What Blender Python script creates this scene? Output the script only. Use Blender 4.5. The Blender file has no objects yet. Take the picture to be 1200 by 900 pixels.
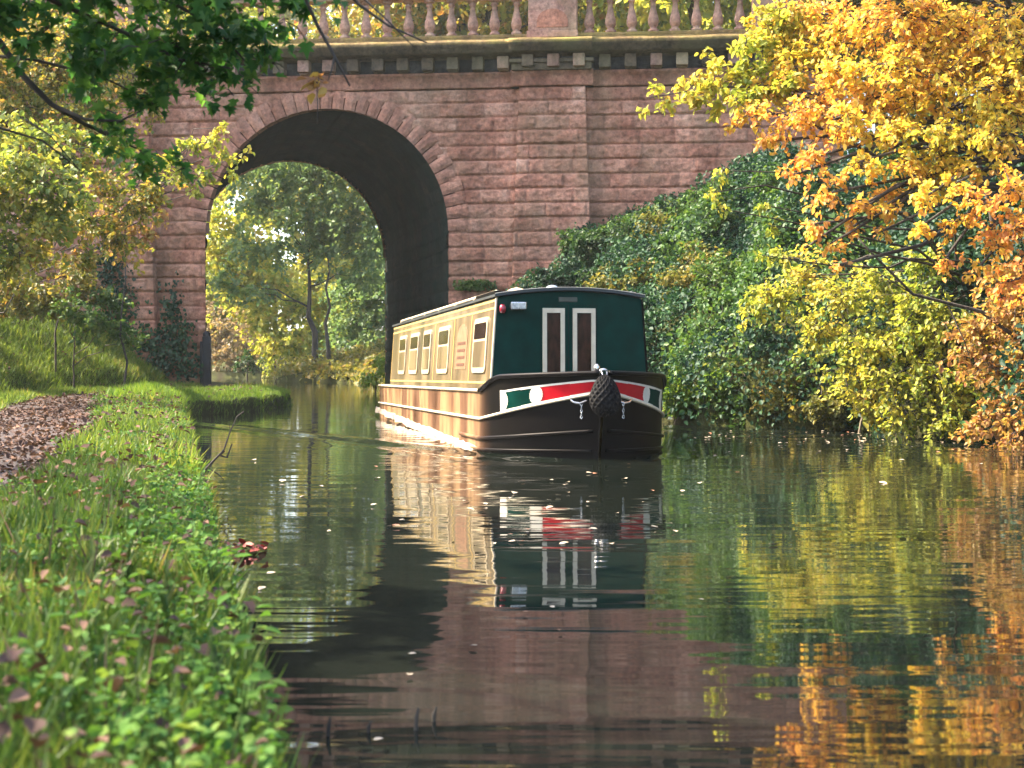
import bpy, math, random
import numpy as np
from mathutils import Vector

rad = math.radians
random.seed(7)
R = np.random.default_rng(11)
S = bpy.context.scene
COL = S.collection

# ------------------------------------------------------------------ camera, sky, sun, exposure
F = 1700.0            # focal length in photo pixels (1200 wide)
CAMZ, HOR = 1.02, 424.0
cd = bpy.data.cameras.new('camera')
cam = bpy.data.objects.new('camera', cd); COL.objects.link(cam)
cam.location = (0, 0, CAMZ); cam.rotation_euler = (rad(90), 0, 0)
cd.sensor_width = 36; cd.lens = 36 * F / 1200; cd.shift_y = -26 / 1200
cd.clip_start = 0.05; cd.clip_end = 3000
cd.dof.use_dof = True; cd.dof.focus_distance = 17; cd.dof.aperture_fstop = 5.6
S.camera = cam

SUN_EL, SUN_AZ = 47.0, (-0.983, 0.185)          # direction towards the sun (x, y)
w = bpy.data.worlds.new('World'); S.world = w; w.use_nodes = True
nt = w.node_tree; bg = nt.nodes['Background']
sk = nt.nodes.new('ShaderNodeTexSky'); sk.sky_type = 'NISHITA'; sk.sun_disc = False
sk.sun_elevation = rad(SUN_EL); sk.sun_rotation = math.atan2(SUN_AZ[0], SUN_AZ[1])
sk.dust_density = 3.0; sk.air_density = 0.8; sk.ozone_density = 0.5
nt.links.new(sk.outputs[0], bg.inputs[0]); bg.inputs[1].default_value = 0.15
sl = bpy.data.lights.new('sun', 'SUN'); sl.energy = 3.4; sl.angle = rad(0.6); sl.color = (1.0, 0.86, 0.66)
so = bpy.data.objects.new('sun', sl); COL.objects.link(so)
ce = math.cos(rad(SUN_EL)); so.location = (-20, 20, 30)
so.rotation_euler = Vector((SUN_AZ[0]*ce, SUN_AZ[1]*ce, math.sin(rad(SUN_EL)))).to_track_quat('Z', 'Y').to_euler()
S.view_settings.view_transform = 'Standard'; S.view_settings.look = 'None'
S.view_settings.exposure = 2.68; S.view_settings.gamma = 1.0
HAZE = 0.0004
S.cycles.use_denoising = True
S.cycles.max_bounces = 7; S.cycles.diffuse_bounces = 3; S.cycles.glossy_bounces = 3
S.cycles.transmission_bounces = 4; S.cycles.caustics_reflective = False; S.cycles.caustics_refractive = False
S.cycles.sample_clamp_indirect = 6.0

# ------------------------------------------------------------------ helpers
def P(px, py, D):
    return np.array([(px - 600) / F * D, D, CAMZ - (py - HOR) / F * D])

def link(name, me, mat=None, parent=None):
    o = bpy.data.objects.new(name, me); COL.objects.link(o)
    if mat is not None: me.materials.append(mat)
    if parent is not None: o.parent = parent
    return o

def tag(o, label=None, cat=None, group=None, kind=None):
    for k, v in (('label', label), ('category', cat), ('group', group), ('kind', kind)):
        if v: o[k] = v
    return o

def empty(name, loc, rot=(0, 0, 0)):
    o = bpy.data.objects.new(name, None); COL.objects.link(o)
    o.location = [float(v) for v in loc]; o.rotation_euler = rot; o.empty_display_size = 0.2
    return o

def fast_mesh(name, V, faces_flat, counts, smooth=False):
    """V (n,3); flat vertex indices and corner counts per face"""
    me = bpy.data.meshes.new(name)
    V = np.ascontiguousarray(V, np.float32); ff = np.ascontiguousarray(faces_flat, np.int32)
    cnt = np.ascontiguousarray(counts, np.int32)
    me.vertices.add(len(V)); me.vertices.foreach_set('co', V.ravel())
    me.loops.add(len(ff)); me.loops.foreach_set('vertex_index', ff)
    me.polygons.add(len(cnt))
    st = np.zeros(len(cnt), np.int32); st[1:] = np.cumsum(cnt)[:-1]
    me.polygons.foreach_set('loop_start', st)
    try: me.polygons.foreach_set('loop_total', cnt)
    except Exception: pass
    if smooth: me.polygons.foreach_set('use_smooth', np.ones(len(cnt), bool))
    me.update(calc_edges=True); me.validate()
    return me

def grid_mesh(name, G, mask=None, smooth=True, flip=False):
    """G (n,m,3) grid of points, mask (n-1,m-1) of faces kept"""
    n, m = G.shape[:2]
    idx = np.arange(n*m).reshape(n, m)
    q = np.stack([idx[:-1, :-1], idx[1:, :-1], idx[1:, 1:], idx[:-1, 1:]], -1)
    if flip: q = q[..., ::-1]
    q = q.reshape(-1, 4)
    if mask is not None: q = q[mask.ravel()]
    used = np.unique(q); re = np.zeros(n*m, np.int64); re[used] = np.arange(len(used))
    return fast_mesh(name, G.reshape(-1, 3)[used], re[q].ravel(), np.full(len(q), 4), smooth)

class MB:
    """small mesh builder: many primitives joined in ONE mesh"""
    def __init__(s): s.v = []; s.f = []
    def add(s, vs, fs):
        b = len(s.v); s.v += [tuple(map(float, p)) for p in vs]; s.f += [tuple(i + b for i in f) for f in fs]; return s
    def box(s, x0, x1, y0, y1, z0, z1):
        return s.add([(x0,y0,z0),(x1,y0,z0),(x1,y1,z0),(x0,y1,z0),(x0,y0,z1),(x1,y0,z1),(x1,y1,z1),(x0,y1,z1)],
                     [(3,2,1,0),(4,5,6,7),(0,1,5,4),(1,2,6,5),(2,3,7,6),(3,0,4,7)])
    def hexa(s, p):
        return s.add(p, [(3,2,1,0),(4,5,6,7),(0,1,5,4),(1,2,6,5),(2,3,7,6),(3,0,4,7)])
    def tube(s, pts, rs, n=6, cap=True):
        pts = [Vector(p) for p in pts]
        if not hasattr(rs, '__len__'): rs = [rs]*len(pts)
        b = len(s.v); up = Vector((0.13, 0.31, 0.94))
        for i, p in enumerate(pts):
            d = (pts[min(i+1, len(pts)-1)] - pts[max(i-1, 0)])
            d = d.normalized() if d.length > 1e-9 else Vector((0, 0, 1))
            a = d.cross(up)
            if a.length < 1e-3: a = d.cross(Vector((1, 0, 0)))
            a.normalize(); c = d.cross(a)
            for k in range(n):
                t = 2*math.pi*k/n
                s.v.append(tuple(p + (a*math.cos(t) + c*math.sin(t))*rs[i]))
        for i in range(len(pts)-1):
            for k in range(n):
                k2 = (k+1) % n
                s.f.append((b+i*n+k, b+i*n+k2, b+(i+1)*n+k2, b+(i+1)*n+k))
        if cap:
            s.f.append(tuple(b+k for k in range(n))[::-1]); e = b+(len(pts)-1)*n
            s.f.append(tuple(e+k for k in range(n)))
        return s
    def lathe(s, prof, n=16, c=(0, 0, 0)):
        b = len(s.v)
        for z, r in prof:
            for k in range(n):
                t = 2*math.pi*k/n; s.v.append((c[0]+r*math.cos(t), c[1]+r*math.sin(t), c[2]+z))
        for i in range(len(prof)-1):
            for k in range(n):
                k2 = (k+1) % n; s.f.append((b+i*n+k, b+i*n+k2, b+(i+1)*n+k2, b+(i+1)*n+k))
        s.f.append(tuple(b+k for k in range(n))[::-1]); e = b+(len(prof)-1)*n
        s.f.append(tuple(e+k for k in range(n)))
        return s
    def mesh(s, name, smooth=False):
        me = bpy.data.meshes.new(name); me.from_pydata(s.v, [], s.f)
        if smooth: me.polygons.foreach_set('use_smooth', [True]*len(me.polygons))
        me.update(); return me
    def build(s, name, mat, parent=None, smooth=False, bevel=0):
        o = link(name, s.mesh(name, smooth), mat, parent)
        if bevel:
            b = o.modifiers.new('bevel', 'BEVEL'); b.width = bevel; b.segments = 2; b.limit_method = 'ANGLE'
        return o

def vnoise(x, y, seed=0):
    """value noise in 0..1"""
    x = np.asarray(x, float); y = np.asarray(y, float)
    xi = np.floor(x).astype(np.int64); yi = np.floor(y).astype(np.int64)
    fx = x - xi; fy = y - yi
    fx = fx*fx*(3-2*fx); fy = fy*fy*(3-2*fy)
    def h(a, b):
        n = (a*374761393 + b*668265263 + seed*1442695041) & 0xffffffff
        n = ((n ^ (n >> 13)) * 1274126177) & 0xffffffff
        return ((n ^ (n >> 16)) & 0xffff) / 65535.0
    return (h(xi,yi)*(1-fx)+h(xi+1,yi)*fx)*(1-fy) + (h(xi,yi+1)*(1-fx)+h(xi+1,yi+1)*fx)*fy

def fbm(x, y, seed=0, o=4):
    t = 0; a = 0.5
    for i in range(o):
        t = t + a*vnoise(x*2**i, y*2**i, seed+i*17); a *= 0.5
    return t / (1-0.5**o)

def sstep(a, b, x):
    t = np.clip((x-a)/(b-a), 0, 1); return t*t*(3-2*t)

# ------------------------------------------------------------------ materials
def newmat(name):
    m = bpy.data.materials.new(name); m.use_nodes = True
    n = m.node_tree.nodes; return m, n, m.node_tree.links, n['Principled BSDF']

def ramp(n, stops):
    r = n.new('ShaderNodeValToRGB'); e = r.color_ramp.elements
    while len(e) < len(stops): e.new(0.5)
    for i, (p, c) in enumerate(stops):
        e[i].position = p; e[i].color = (*c, 1)
    return r

def noise(n, l, scale, detail=4, rough=0.55, vec=None, mapscale=None, coord='Object'):
    t = n.new('ShaderNodeTexNoise'); t.inputs['Scale'].default_value = scale
    t.inputs['Detail'].default_value = detail; t.inputs['Roughness'].default_value = rough
    tc = n.new('ShaderNodeTexCoord'); src = tc.outputs[coord]
    if mapscale:
        mp = n.new('ShaderNodeMapping'); mp.inputs['Scale'].default_value = mapscale
        l.new(src, mp.inputs[0]); src = mp.outputs[0]
    l.new(src, t.inputs['Vector']); return t

def mixrgb(n, l, fac, a, b, mode='MIX'):
    x = n.new('ShaderNodeMix'); x.data_type = 'RGBA'; x.blend_type = mode
    for s, v in ((x.inputs[0], fac), (x.inputs[6], a), (x.inputs[7], b)):
        if hasattr(v, 'is_output'): l.new(v, s)
        elif isinstance(v, (int, float)): s.default_value = v
        else: s.default_value = (*v, 1)
    return x.outputs[2]

def bump(n, l, h, strength, dist, normal=None):
    b = n.new('ShaderNodeBump'); b.inputs['Strength'].default_value = strength; b.inputs['Distance'].default_value = dist
    l.new(h, b.inputs['Height'])
    if normal is not None: l.new(normal, b.inputs['Normal'])
    return b.outputs[0]

def simple(name, col, rough=0.5, metal=0, var=0.25, scale=6, coat=0, bumpd=0, spec=0.5, mapscale=None):
    m, n, l, p = newmat(name)
    t = noise(n, l, scale, mapscale=mapscale)
    r = ramp(n, [(0.3, tuple(c*(1-var) for c in col)), (0.7, tuple(min(1, c*(1+var)) for c in col))])
    l.new(t.outputs[0], r.inputs[0]); l.new(r.outputs[0], p.inputs['Base Color'])
    p.inputs['Roughness'].default_value = rough; p.inputs['Metallic'].default_value = metal
    p.inputs['Coat Weight'].default_value = coat; p.inputs['Coat Roughness'].default_value = 0.08
    p.inputs['Specular IOR Level'].default_value = spec
    if bumpd: l.new(bump(n, l, t.outputs[0], 1.0, bumpd), p.inputs['Normal'])
    return m

def leafmat(name, stops, trans=0.45, patch=0.35, pscale=0.9, rough=0.5, spec=0.35):
    """colour differs from leaf to leaf, and in patches of the plant"""
    m, n, l, p = newmat(name)
    g = n.new('ShaderNodeNewGeometry')
    t = noise(n, l, pscale, 2)
    mm = n.new('ShaderNodeMath'); mm.operation = 'MULTIPLY_ADD'; mm.inputs[1].default_value = 1.0-patch
    m2 = n.new('ShaderNodeMapRange'); m2.inputs[1].default_value = 0.3; m2.inputs[2].default_value = 0.7
    m2.inputs[3].default_value = 0; m2.inputs[4].default_value = patch
    l.new(t.outputs[0], m2.inputs[0]); l.new(g.outputs['Random Per Island'], mm.inputs[0]); l.new(m2.outputs[0], mm.inputs[2])
    r = ramp(n, stops); l.new(mm.outputs[0], r.inputs[0])
    l.new(r.outputs[0], p.inputs['Base Color']); p.inputs['Roughness'].default_value = rough
    p.inputs['Specular IOR Level'].default_value = spec
    tr = n.new('ShaderNodeBsdfTranslucent'); l.new(mixrgb(n, l, 1.0, r.outputs[0], (1.25, 1.15, 0.7), 'MULTIPLY'), tr.inputs[0])
    mx = n.new('ShaderNodeMixShader'); mx.inputs[0].default_value = trans
    l.new(p.outputs[0], mx.inputs[1]); l.new(tr.outputs[0], mx.inputs[2])
    l.new(mx.outputs[0], n['Material Output'].inputs[0])
    return m

def barkmat(name, a, b):
    m, n, l, p = newmat(name)
    t = noise(n, l, 9, 5, mapscale=(1, 1, 0.25)); r = ramp(n, [(0.3, a), (0.7, b)])
    l.new(t.outputs[0], r.inputs[0]); l.new(r.outputs[0], p.inputs['Base Color']); p.inputs['Roughness'].default_value = 0.9
    l.new(bump(n, l, t.outputs[0], 0.8, 0.02), p.inputs['Normal']); return m

def stonemat(name, cols, moss, mossamt, bumpd=0.02, spec=0.2):
    m, n, l, p = newmat(name)
    t1 = noise(n, l, 0.9, 5); t2 = noise(n, l, 9, 8, 0.72); t3 = noise(n, l, 2.2, 3)
    g = n.new('ShaderNodeNewGeometry')
    att = n.new('ShaderNodeAttribute'); att.attribute_name = 'block'
    r = ramp(n, [(i/(len(cols)-1), c) for i, c in enumerate(cols)])
    a = n.new('ShaderNodeMath'); a.operation = 'MULTIPLY_ADD'; a.inputs[1].default_value = 0.4
    l.new(att.outputs['Fac'], a.inputs[0])
    b = n.new('ShaderNodeMath'); b.operation = 'MULTIPLY_ADD'; b.inputs[1].default_value = 1.3; b.inputs[2].default_value = -0.42
    l.new(t3.outputs[0], b.inputs[0]); l.new(b.outputs[0], a.inputs[2]); l.new(a.outputs[0], r.inputs[0])
    gr = ramp(n, [(0.32, (0.42, 0.42, 0.43)), (0.5, (0.9, 0.9, 0.9)), (0.64, (1.3, 1.26, 1.22))]); l.new(t2.outputs[0], gr.inputs[0])
    c = mixrgb(n, l, 1.0, r.outputs[0], gr.outputs[0], 'MULTIPLY')
    st = ramp(n, [(0.42, (0, 0, 0)), (0.66, (1, 1, 1))]); l.new(t1.outputs[0], st.inputs[0])
    sm = n.new('ShaderNodeMath'); sm.operation = 'MULTIPLY'; sm.inputs[1].default_value = mossamt
    l.new(st.outputs[0], sm.inputs[0])
    c = mixrgb(n, l, sm.outputs[0], c, moss)
    t4 = noise(n, l, 1.0, 5, 0.6, mapscale=(1.6, 1.6, 0.16)); sr = ramp(n, [(0.38, (0.55, 0.53, 0.52)), (0.56, (1.05, 1.05, 1.05))]); l.new(t4.outputs[0], sr.inputs[0])
    c = mixrgb(n, l, 0.6, c, sr.outputs[0], 'MULTIPLY')
    l.new(c, p.inputs['Base Color']); p.inputs['Roughness'].default_value = 0.9; p.inputs['Specular IOR Level'].default_value = spec
    l.new(bump(n, l, t2.outputs[0], 1.0, bumpd*2), p.inputs['Normal'])
    return m

M = {}
M['stone'] = stonemat('red_sandstone', [(0.31,0.125,0.078),(0.45,0.205,0.13),(0.53,0.275,0.18),(0.62,0.39,0.27)], (0.20,0.135,0.075), 0.45)
M['ring'] = stonemat('arch_sandstone', [(0.35,0.15,0.095),(0.46,0.215,0.137),(0.54,0.29,0.19)], (0.17,0.13,0.10), 0.35)
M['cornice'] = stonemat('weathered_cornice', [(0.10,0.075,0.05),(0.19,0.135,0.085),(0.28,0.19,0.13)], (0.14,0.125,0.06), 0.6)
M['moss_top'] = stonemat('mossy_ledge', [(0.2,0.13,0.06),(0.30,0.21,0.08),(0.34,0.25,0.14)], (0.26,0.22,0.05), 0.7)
M['frieze'] = stonemat('dark_frieze', [(0.05,0.05,0.052),(0.09,0.085,0.08),(0.15,0.11,0.095)], (0.06,0.07,0.06), 0.5)  # darker stone in the recess below the cornice
M['baluster'] = stonemat('baluster_stone', [(0.34,0.18,0.13),(0.44,0.27,0.2),(0.5,0.36,0.25)], (0.34,0.31,0.15), 0.5)
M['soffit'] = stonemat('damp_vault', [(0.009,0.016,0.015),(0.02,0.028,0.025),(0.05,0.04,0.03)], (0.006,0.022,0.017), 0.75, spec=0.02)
M['bark'] = barkmat('dark_bark', (0.025,0.02,0.016), (0.075,0.06,0.045))
M['bark_pale'] = barkmat('pale_bark', (0.11,0.09,0.06), (0.25,0.2,0.14))
YEL = leafmat('autumn_leaves', [(0.0,(0.32,0.36,0.06)),(0.22,(0.58,0.51,0.08)),(0.45,(0.70,0.48,0.085)),(0.72,(0.66,0.33,0.10)),(1.0,(0.50,0.18,0.10))], 0.58, patch=0.55, pscale=0.7)
YGR = leafmat('yellow_green_leaves', [(0.0,(0.06,0.13,0.025)),(0.3,(0.22,0.29,0.045)),(0.65,(0.46,0.44,0.07)),(0.9,(0.52,0.40,0.08)),(1.0,(0.44,0.22,0.08))], 0.52, patch=0.5)
BRO = leafmat('russet_leaves', [(0.0,(0.36,0.33,0.07)),(0.35,(0.45,0.30,0.08)),(0.75,(0.40,0.19,0.08)),(1.0,(0.24,0.11,0.07))], 0.45)
GRN = leafmat('green_leaves', [(0.0,(0.03,0.075,0.02)),(0.5,(0.06,0.13,0.025)),(1.0,(0.14,0.19,0.035))], 0.45)
BGR = leafmat('bright_green_leaves', [(0.0,(0.07,0.14,0.02)),(0.5,(0.13,0.24,0.03)),(1.0,(0.26,0.32,0.05))], 0.45)
IVY = leafmat('ivy_leaves', [(0.0,(0.006,0.026,0.017)),(0.5,(0.016,0.052,0.025)),(0.85,(0.046,0.115,0.033)),(1.0,(0.20,0.22,0.09))], 0.25, rough=0.55, spec=0.25, pscale=0.6, patch=0.55)
DKG = leafmat('dark_green_leaves', [(0.0,(0.015,0.045,0.015)),(0.6,(0.035,0.085,0.02)),(1.0,(0.10,0.14,0.03))], 0.4)
OLV = leafmat('olive_leaves', [(0.0,(0.06,0.085,0.02)),(0.45,(0.15,0.16,0.035)),(0.8,(0.27,0.22,0.05)),(1.0,(0.28,0.13,0.05))], 0.45)
MIX = leafmat('mixed_autumn_leaves', [(0.0,(0.05,0.10,0.02)),(0.35,(0.16,0.19,0.03)),(0.65,(0.34,0.28,0.05)),(0.88,(0.42,0.22,0.05)),(1.0,(0.36,0.12,0.04))], 0.45)
LIT = leafmat('fallen_leaves', [(0.0,(0.04,0.027,0.022)),(0.45,(0.085,0.052,0.042)),(0.8,(0.17,0.10,0.07)),(1.0,(0.30,0.19,0.13))], 0.1, rough=0.8, spec=0.1)
GRS = leafmat('grass_blades', [(0.0,(0.03,0.065,0.012)),(0.5,(0.065,0.13,0.02)),(0.85,(0.14,0.18,0.035)),(1.0,(0.27,0.20,0.08))], 0.35, pscale=0.7)
SLG = leafmat('slope_grass', [(0.0,(0.05,0.095,0.018)),(0.5,(0.11,0.185,0.028)),(0.85,(0.21,0.25,0.045)),(1.0,(0.36,0.25,0.10))], 0.45, pscale=0.6)  # brighter copy of the verge grass; the slope's light is in the colour
LGM = leafmat('green_gold_leaves', [(0.0,(0.06,0.12,0.03)),(0.4,(0.17,0.23,0.045)),(0.75,(0.36,0.34,0.06)),(1.0,(0.45,0.26,0.07))], 0.5, patch=0.5)
WED2 = leafmat('lush_weed_leaves', [(0.0,(0.04,0.11,0.02)),(0.5,(0.085,0.19,0.03)),(1.0,(0.19,0.26,0.05))], 0.4, rough=0.7, spec=0.18)
BRM = leafmat('bramble_leaves', [(0.0,(0.03,0.08,0.025)),(0.45,(0.06,0.13,0.03)),(0.8,(0.12,0.19,0.04)),(0.95,(0.25,0.24,0.08)),(1.0,(0.33,0.2,0.1))], 0.4, pscale=0.5, patch=0.5)
TAN = leafmat('tan_leaves', [(0.0,(0.16,0.15,0.08)),(0.5,(0.27,0.21,0.11)),(1.0,(0.36,0.24,0.14))], 0.45)
AGR = leafmat('light_green_leaves', [(0.0,(0.08,0.155,0.075)),(0.5,(0.13,0.22,0.09)),(0.85,(0.22,0.29,0.09)),(1.0,(0.42,0.32,0.09))], 0.5, pscale=0.25)  # lighter copy of the greens, with distance haze put into the colour
WED = leafmat('weed_leaves', [(0.0,(0.022,0.075,0.02)),(0.5,(0.055,0.145,0.028)),(0.85,(0.11,0.21,0.035)),(0.94,(0.24,0.27,0.12)),(1.0,(0.35,0.14,0.06))], 0.35, pscale=1.5, rough=0.7, spec=0.18)

# ------------------------------------------------------------------ leaves, twigs, plants
def unit(v): return v / np.maximum(np.linalg.norm(v, axis=-1, keepdims=True), 1e-9)

def leaf_mesh(name, C, D, N, L, W, fold=0.18, simple_leaf=False, lobed=False):
    """C base points, D leaf direction, N rough normal, L length, W width factor: two folded halves per leaf"""
    D = unit(D); X = unit(np.cross(D, N)); Nn = np.cross(X, D)
    L = np.asarray(L)[:, None]; n = len(C)
    if simple_leaf:
        pr = [(0, 0, 0), (-0.5, 0.5, fold), (0, 1, -0.08), (0.5, 0.5, fold)]
        fc = np.array([0, 2, 1, 0, 3, 2]); cn = [3, 3]
    elif lobed:
        hl = [(-0.18, -0.06), (-0.52, 0.22), (-0.27, 0.33), (-0.46, 0.66), (-0.17, 0.58)]
        pr = [(0, 0, 0), (0, 1, -0.15)] + [(a, b, fold*abs(a)*2) for a, b in hl] + [(-a, b, fold*abs(a)*2) for a, b in hl]
        fc = np.array([0, 1, 6, 5, 4, 3, 2, 0, 7, 8, 9, 10, 11, 1]); cn = [7, 7]
    else:
        pr = [(0, 0, 0), (-0.46, 0.3, fold), (-0.36, 0.68, fold*0.8), (0, 1, -0.12), (0.36, 0.68, fold*0.8), (0.46, 0.3, fold)]
        fc = np.array([0, 3, 2, 1, 0, 5, 4, 3]); cn = [4, 4]
    V = np.stack([C + X*(a*W*L) + D*(b*L) + Nn*(c*W*L) for a, b, c in pr], 1)
    k = len(pr)
    Fc = (np.arange(n)[:, None]*k + fc[None, :]).ravel()
    return fast_mesh(name, V.reshape(-1, 3), Fc, np.tile(cn, n))

def sprays(clumps, density, leaf, twigs_per=None, droop=0.15, flat=0.6):
    """clumps (k,4): centre and radius. Leaves along twigs that radiate from each clump's centre."""
    Cs, Ds, Ns, tw = [], [], [], []
    for cx, cy, cz, r in clumps:
        n = max(8, int(density * r*r)); k = twigs_per or max(5, int(n/14))
        d = unit(R.normal(size=(k, 3)) * np.array([1, 1, flat])); ln = r*R.uniform(0.55, 1.15, k)
        off = R.normal(size=(k, 3))*r*0.28
        ti = R.integers(0, k, n); s = R.uniform(0.12, 1.0, n)**0.8
        base = np.array([cx, cy, cz])
        p = base + off[ti]*0.8 + d[ti]*(ln[ti]*s)[:, None]
        p[:, 2] -= droop*r*s*s
        p += R.normal(size=(n, 3))*leaf*0.35
        side = unit(np.cross(d[ti], R.normal(size=(n, 3))))
        ld = unit(d[ti]*0.55 + side*0.8 + np.array([0, 0, -0.45]) + R.normal(size=(n, 3))*0.25)
        nn = unit(np.array([0, 0, 1.0]) + R.normal(size=(n, 3))*0.6)
        Cs.append(p); Ds.append(ld); Ns.append(nn)
        for i in range(k):
            a = base + off[i]*0.5; b = a + off[i]*0.3 + d[i]*ln[i]*0.5; c = base + off[i]*0.8 + d[i]*ln[i]; c[2] -= droop*r
            tw.append((a, b, c))
    return np.concatenate(Cs), np.concatenate(Ds), np.concatenate(Ns), tw

def limb_pts(a, b, n=6, sag=0.12, wob=0.06):
    a = np.array(a, float); b = np.array(b, float); L = np.linalg.norm(b-a)
    t = np.linspace(0, 1, n)[:, None]
    p = a + (b-a)*t; p[:, 2] += (np.sin(t[:, 0]*math.pi)*sag*L)
    w_ = R.normal(size=(n, 3))*wob*L*0.5; w_[0] = 0; w_[-1] = 0
    return p + w_

def plant(name, label, cat, clumps, leaf, mat, base, height=None, trunk_r=0.1, density=2200, bark='bark', group=None,
          wr=0.75, flat=0.7, droop=0.15, twig_r=0.004, simple_leaf=False, limbs=True, trunk=True, lean=(0, 0), parts=('trunk', 'crown'), tw_every=1):
    """a tree or a bush: an Empty at its foot, a trunk mesh with limbs, a crown of single leaves"""
    base = np.array(base, float)
    root = tag(empty(name, base), label, cat, group)
    cl = np.array([tuple(c) for c in clumps], float); cl[:, :3] -= base
    C, D, N, tw = sprays(cl, density, leaf, flat=flat, droop=droop)
    sz = leaf*R.uniform(0.6, 1.25, len(C))
    link(parts[1], leaf_mesh(parts[1], C, D, N, sz, wr, simple_leaf=simple_leaf), mat, root)
    mb = MB()
    if trunk:
        h = height if height else float(np.max(cl[:, 2]))
        top = np.array([lean[0], lean[1], h]); tp = limb_pts((0, 0, -0.3), top, 9, 0, 0.022)
        rs = [trunk_r*(1.25 if i == 0 else 1-0.78*i/8) for i in range(9)]
        mb.tube(tp, rs, 9)
        if limbs:
            for c in cl:
                f = np.clip((c[2]-0.25*np.linalg.norm(c[:2]-top[:2]*0.5))/max(h, .1), 0.12, 0.95)*8
                i = int(f); q = tp[i] + (tp[min(i+1, 8)]-tp[i])*(f-i)
                r0 = max(0.012, trunk_r*(0.36-0.03*i))
                mb.tube(limb_pts(q, c[:3], 6, 0.06, 0.07), np.linspace(r0, max(0.006, r0*0.25), 6), 5)
    if twig_r:
        for i, (a, b, c) in enumerate(tw):
            if i % tw_every == 0: mb.tube([a, b, c], [twig_r*1.6, twig_r, twig_r*0.5], 3, False)
    if mb.v: mb.build(parts[0], M[bark], root, smooth=True)
    return root

def px_clumps(lst):
    return [(*P(x, y, d), r) for x, y, d, r in lst]

# ------------------------------------------------------------------ terrain
XL = np.array([(-60, 14.4), (3.64, -0.58), (27.3, -6.15), (28, -5.85), (29.9, -5.27), (33, -5.08), (34, -5.1), (43, -7.3), (48, -10), (60, -17), (90, -40), (300, -200)])
XR = np.array([(-60, 9), (5, 8.2), (12, 7.5), (18, 6.4), (21.4, 5.0), (23.4, 2.9), (26, 1.7), (30, -0.2), (33.7, -1.1), (43, -3.3), (46, -3.6), (50, -4.4), (65, -5.8), (70, -7.5), (74, -12.2), (90, -12.6), (95, -13), (300, -10)])
SF = np.array([(-60, 8), (0, -3.0), (6, -4.3), (13.9, -6.0), (25.7, -9.0), (30, -8.8), (34, -7.75), (43, -10), (60, -21), (90, -44), (300, -210)])
PI_ = np.array([(-60, 13), (0, -0.75), (6, -2.05), (13.9, -3.84), (25.7, -7.2), (29, -7.2), (34, -5.9), (43, -8.0), (60, -19), (90, -42), (300, -205)])
fx = lambda T, y: np.interp(y, T[:, 0], T[:, 1])
def terrain(x, y):
    xl, xr, sf, pin = fx(XL, y), fx(XR, y), fx(SF, y), fx(PI_, y)
    k = np.where(y < 28, 0.97, 0.9)
    wob = (fbm(x*0.7, y*0.7, 5)-0.5)*0.25*np.where(y < 33, 1, 0.3)
    dl = (xl-x)*k + wob*0.6
    edge = sstep(-0.1, 0.12, dl)
    zl = -0.75 + edge*1.02 + sstep(0.1, 0.6, dl)*0.11 + (fbm(x*2.2, y*2.2, 9)-0.5)*0.12*edge
    onpath = sstep(0, 0.25, pin-x)
    zl = zl - 0.05*onpath*sstep(0.0, 0.3, dl)
    up = np.maximum(sf-x, 0); zl = zl + np.where(up < 4.5, 0.72*up*sstep(0, 0.6, up), 0.72*4.5+0.22*(up-4.5)) + (fbm(x*0.5, y*0.5, 3)-0.5)*0.4*sstep(0, 2, up)
    dr = (x-xr)*np.where((y > 16) & (y < 34), 0.84, 0.98) + wob
    er = sstep(-0.15, 0.2, dr); d = np.maximum(dr, 0)
    zr = -0.75 + er*0.95 + np.interp(y, [15, 22, 28, 33, 50, 64], [4.7, 4.5, 4.0, 3.6, 3.0, 0.25])*(1-np.exp(-d/2.3)) + 0.10*np.minimum(d, 40) + (fbm(x*0.6, y*0.6, 21)-0.5)*0.5*sstep(0, 1.5, d)
    df = y - (93 + 4*(fbm(x*0.12, y*0.02, 31)-0.5)*2)
    zf = -0.75 + sstep(-0.4, 0.8, df)*1.0 + np.clip(df, 0, 60)*0.07
    return np.maximum(np.maximum(np.where(x < (xl+xr)/2, zl, zr), zf), -0.75)

def axis(*segs):
    return np.unique(np.round(np.concatenate([np.arange(a, b, s) for a, b, s in segs]), 4))
gx = axis((-1200,-100,100), (-100,-30,8), (-30,-13,0.6), (-13,-7,0.16), (-7,1,0.075), (1,9,0.16), (9,14,0.5), (14,40,3), (40,100,10), (100,1201,100))
gy = axis((-1200,-100,100), (-100,-10,8), (-10,1,0.8), (1,14,0.08), (14,37,0.16), (37,60,0.5), (60,110,1.0), (110,200,8), (200,2001,150))
GX, GY = np.meshgrid(gx, gy, indexing='ij')
GZ = terrain(GX, GY)
m, n, l, p = newmat('bank_soil')
t1 = noise(n, l, 1.4, 6, coord='Object'); t2 = noise(n, l, 30, 5, 0.7)
r1 = ramp(n, [(0.3, (0.035, 0.03, 0.016)), (0.5, (0.05, 0.06, 0.02)), (0.7, (0.075, 0.085, 0.025))]); l.new(t1.outputs[0], r1.inputs[0])
r2 = ramp(n, [(0.3, (0.45, 0.42, 0.4)), (0.7, (1.25, 1.2, 1.1))]); l.new(t2.outputs[0], r2.inputs[0])
l.new(mixrgb(n, l, 1.0, r1.outputs[0], r2.outputs[0], 'MULTIPLY'), p.inputs['Base Color'])
p.inputs['Roughness'].default_value = 0.95; p.inputs['Specular IOR Level'].default_value = 0.1
l.new(bump(n, l, t2.outputs[0], 1.0, 0.03), p.inputs['Normal'])
M['soil'] = m
tag(link('ground', grid_mesh('ground', np.stack([GX, GY, GZ], -1)), m), kind='structure')

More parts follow.
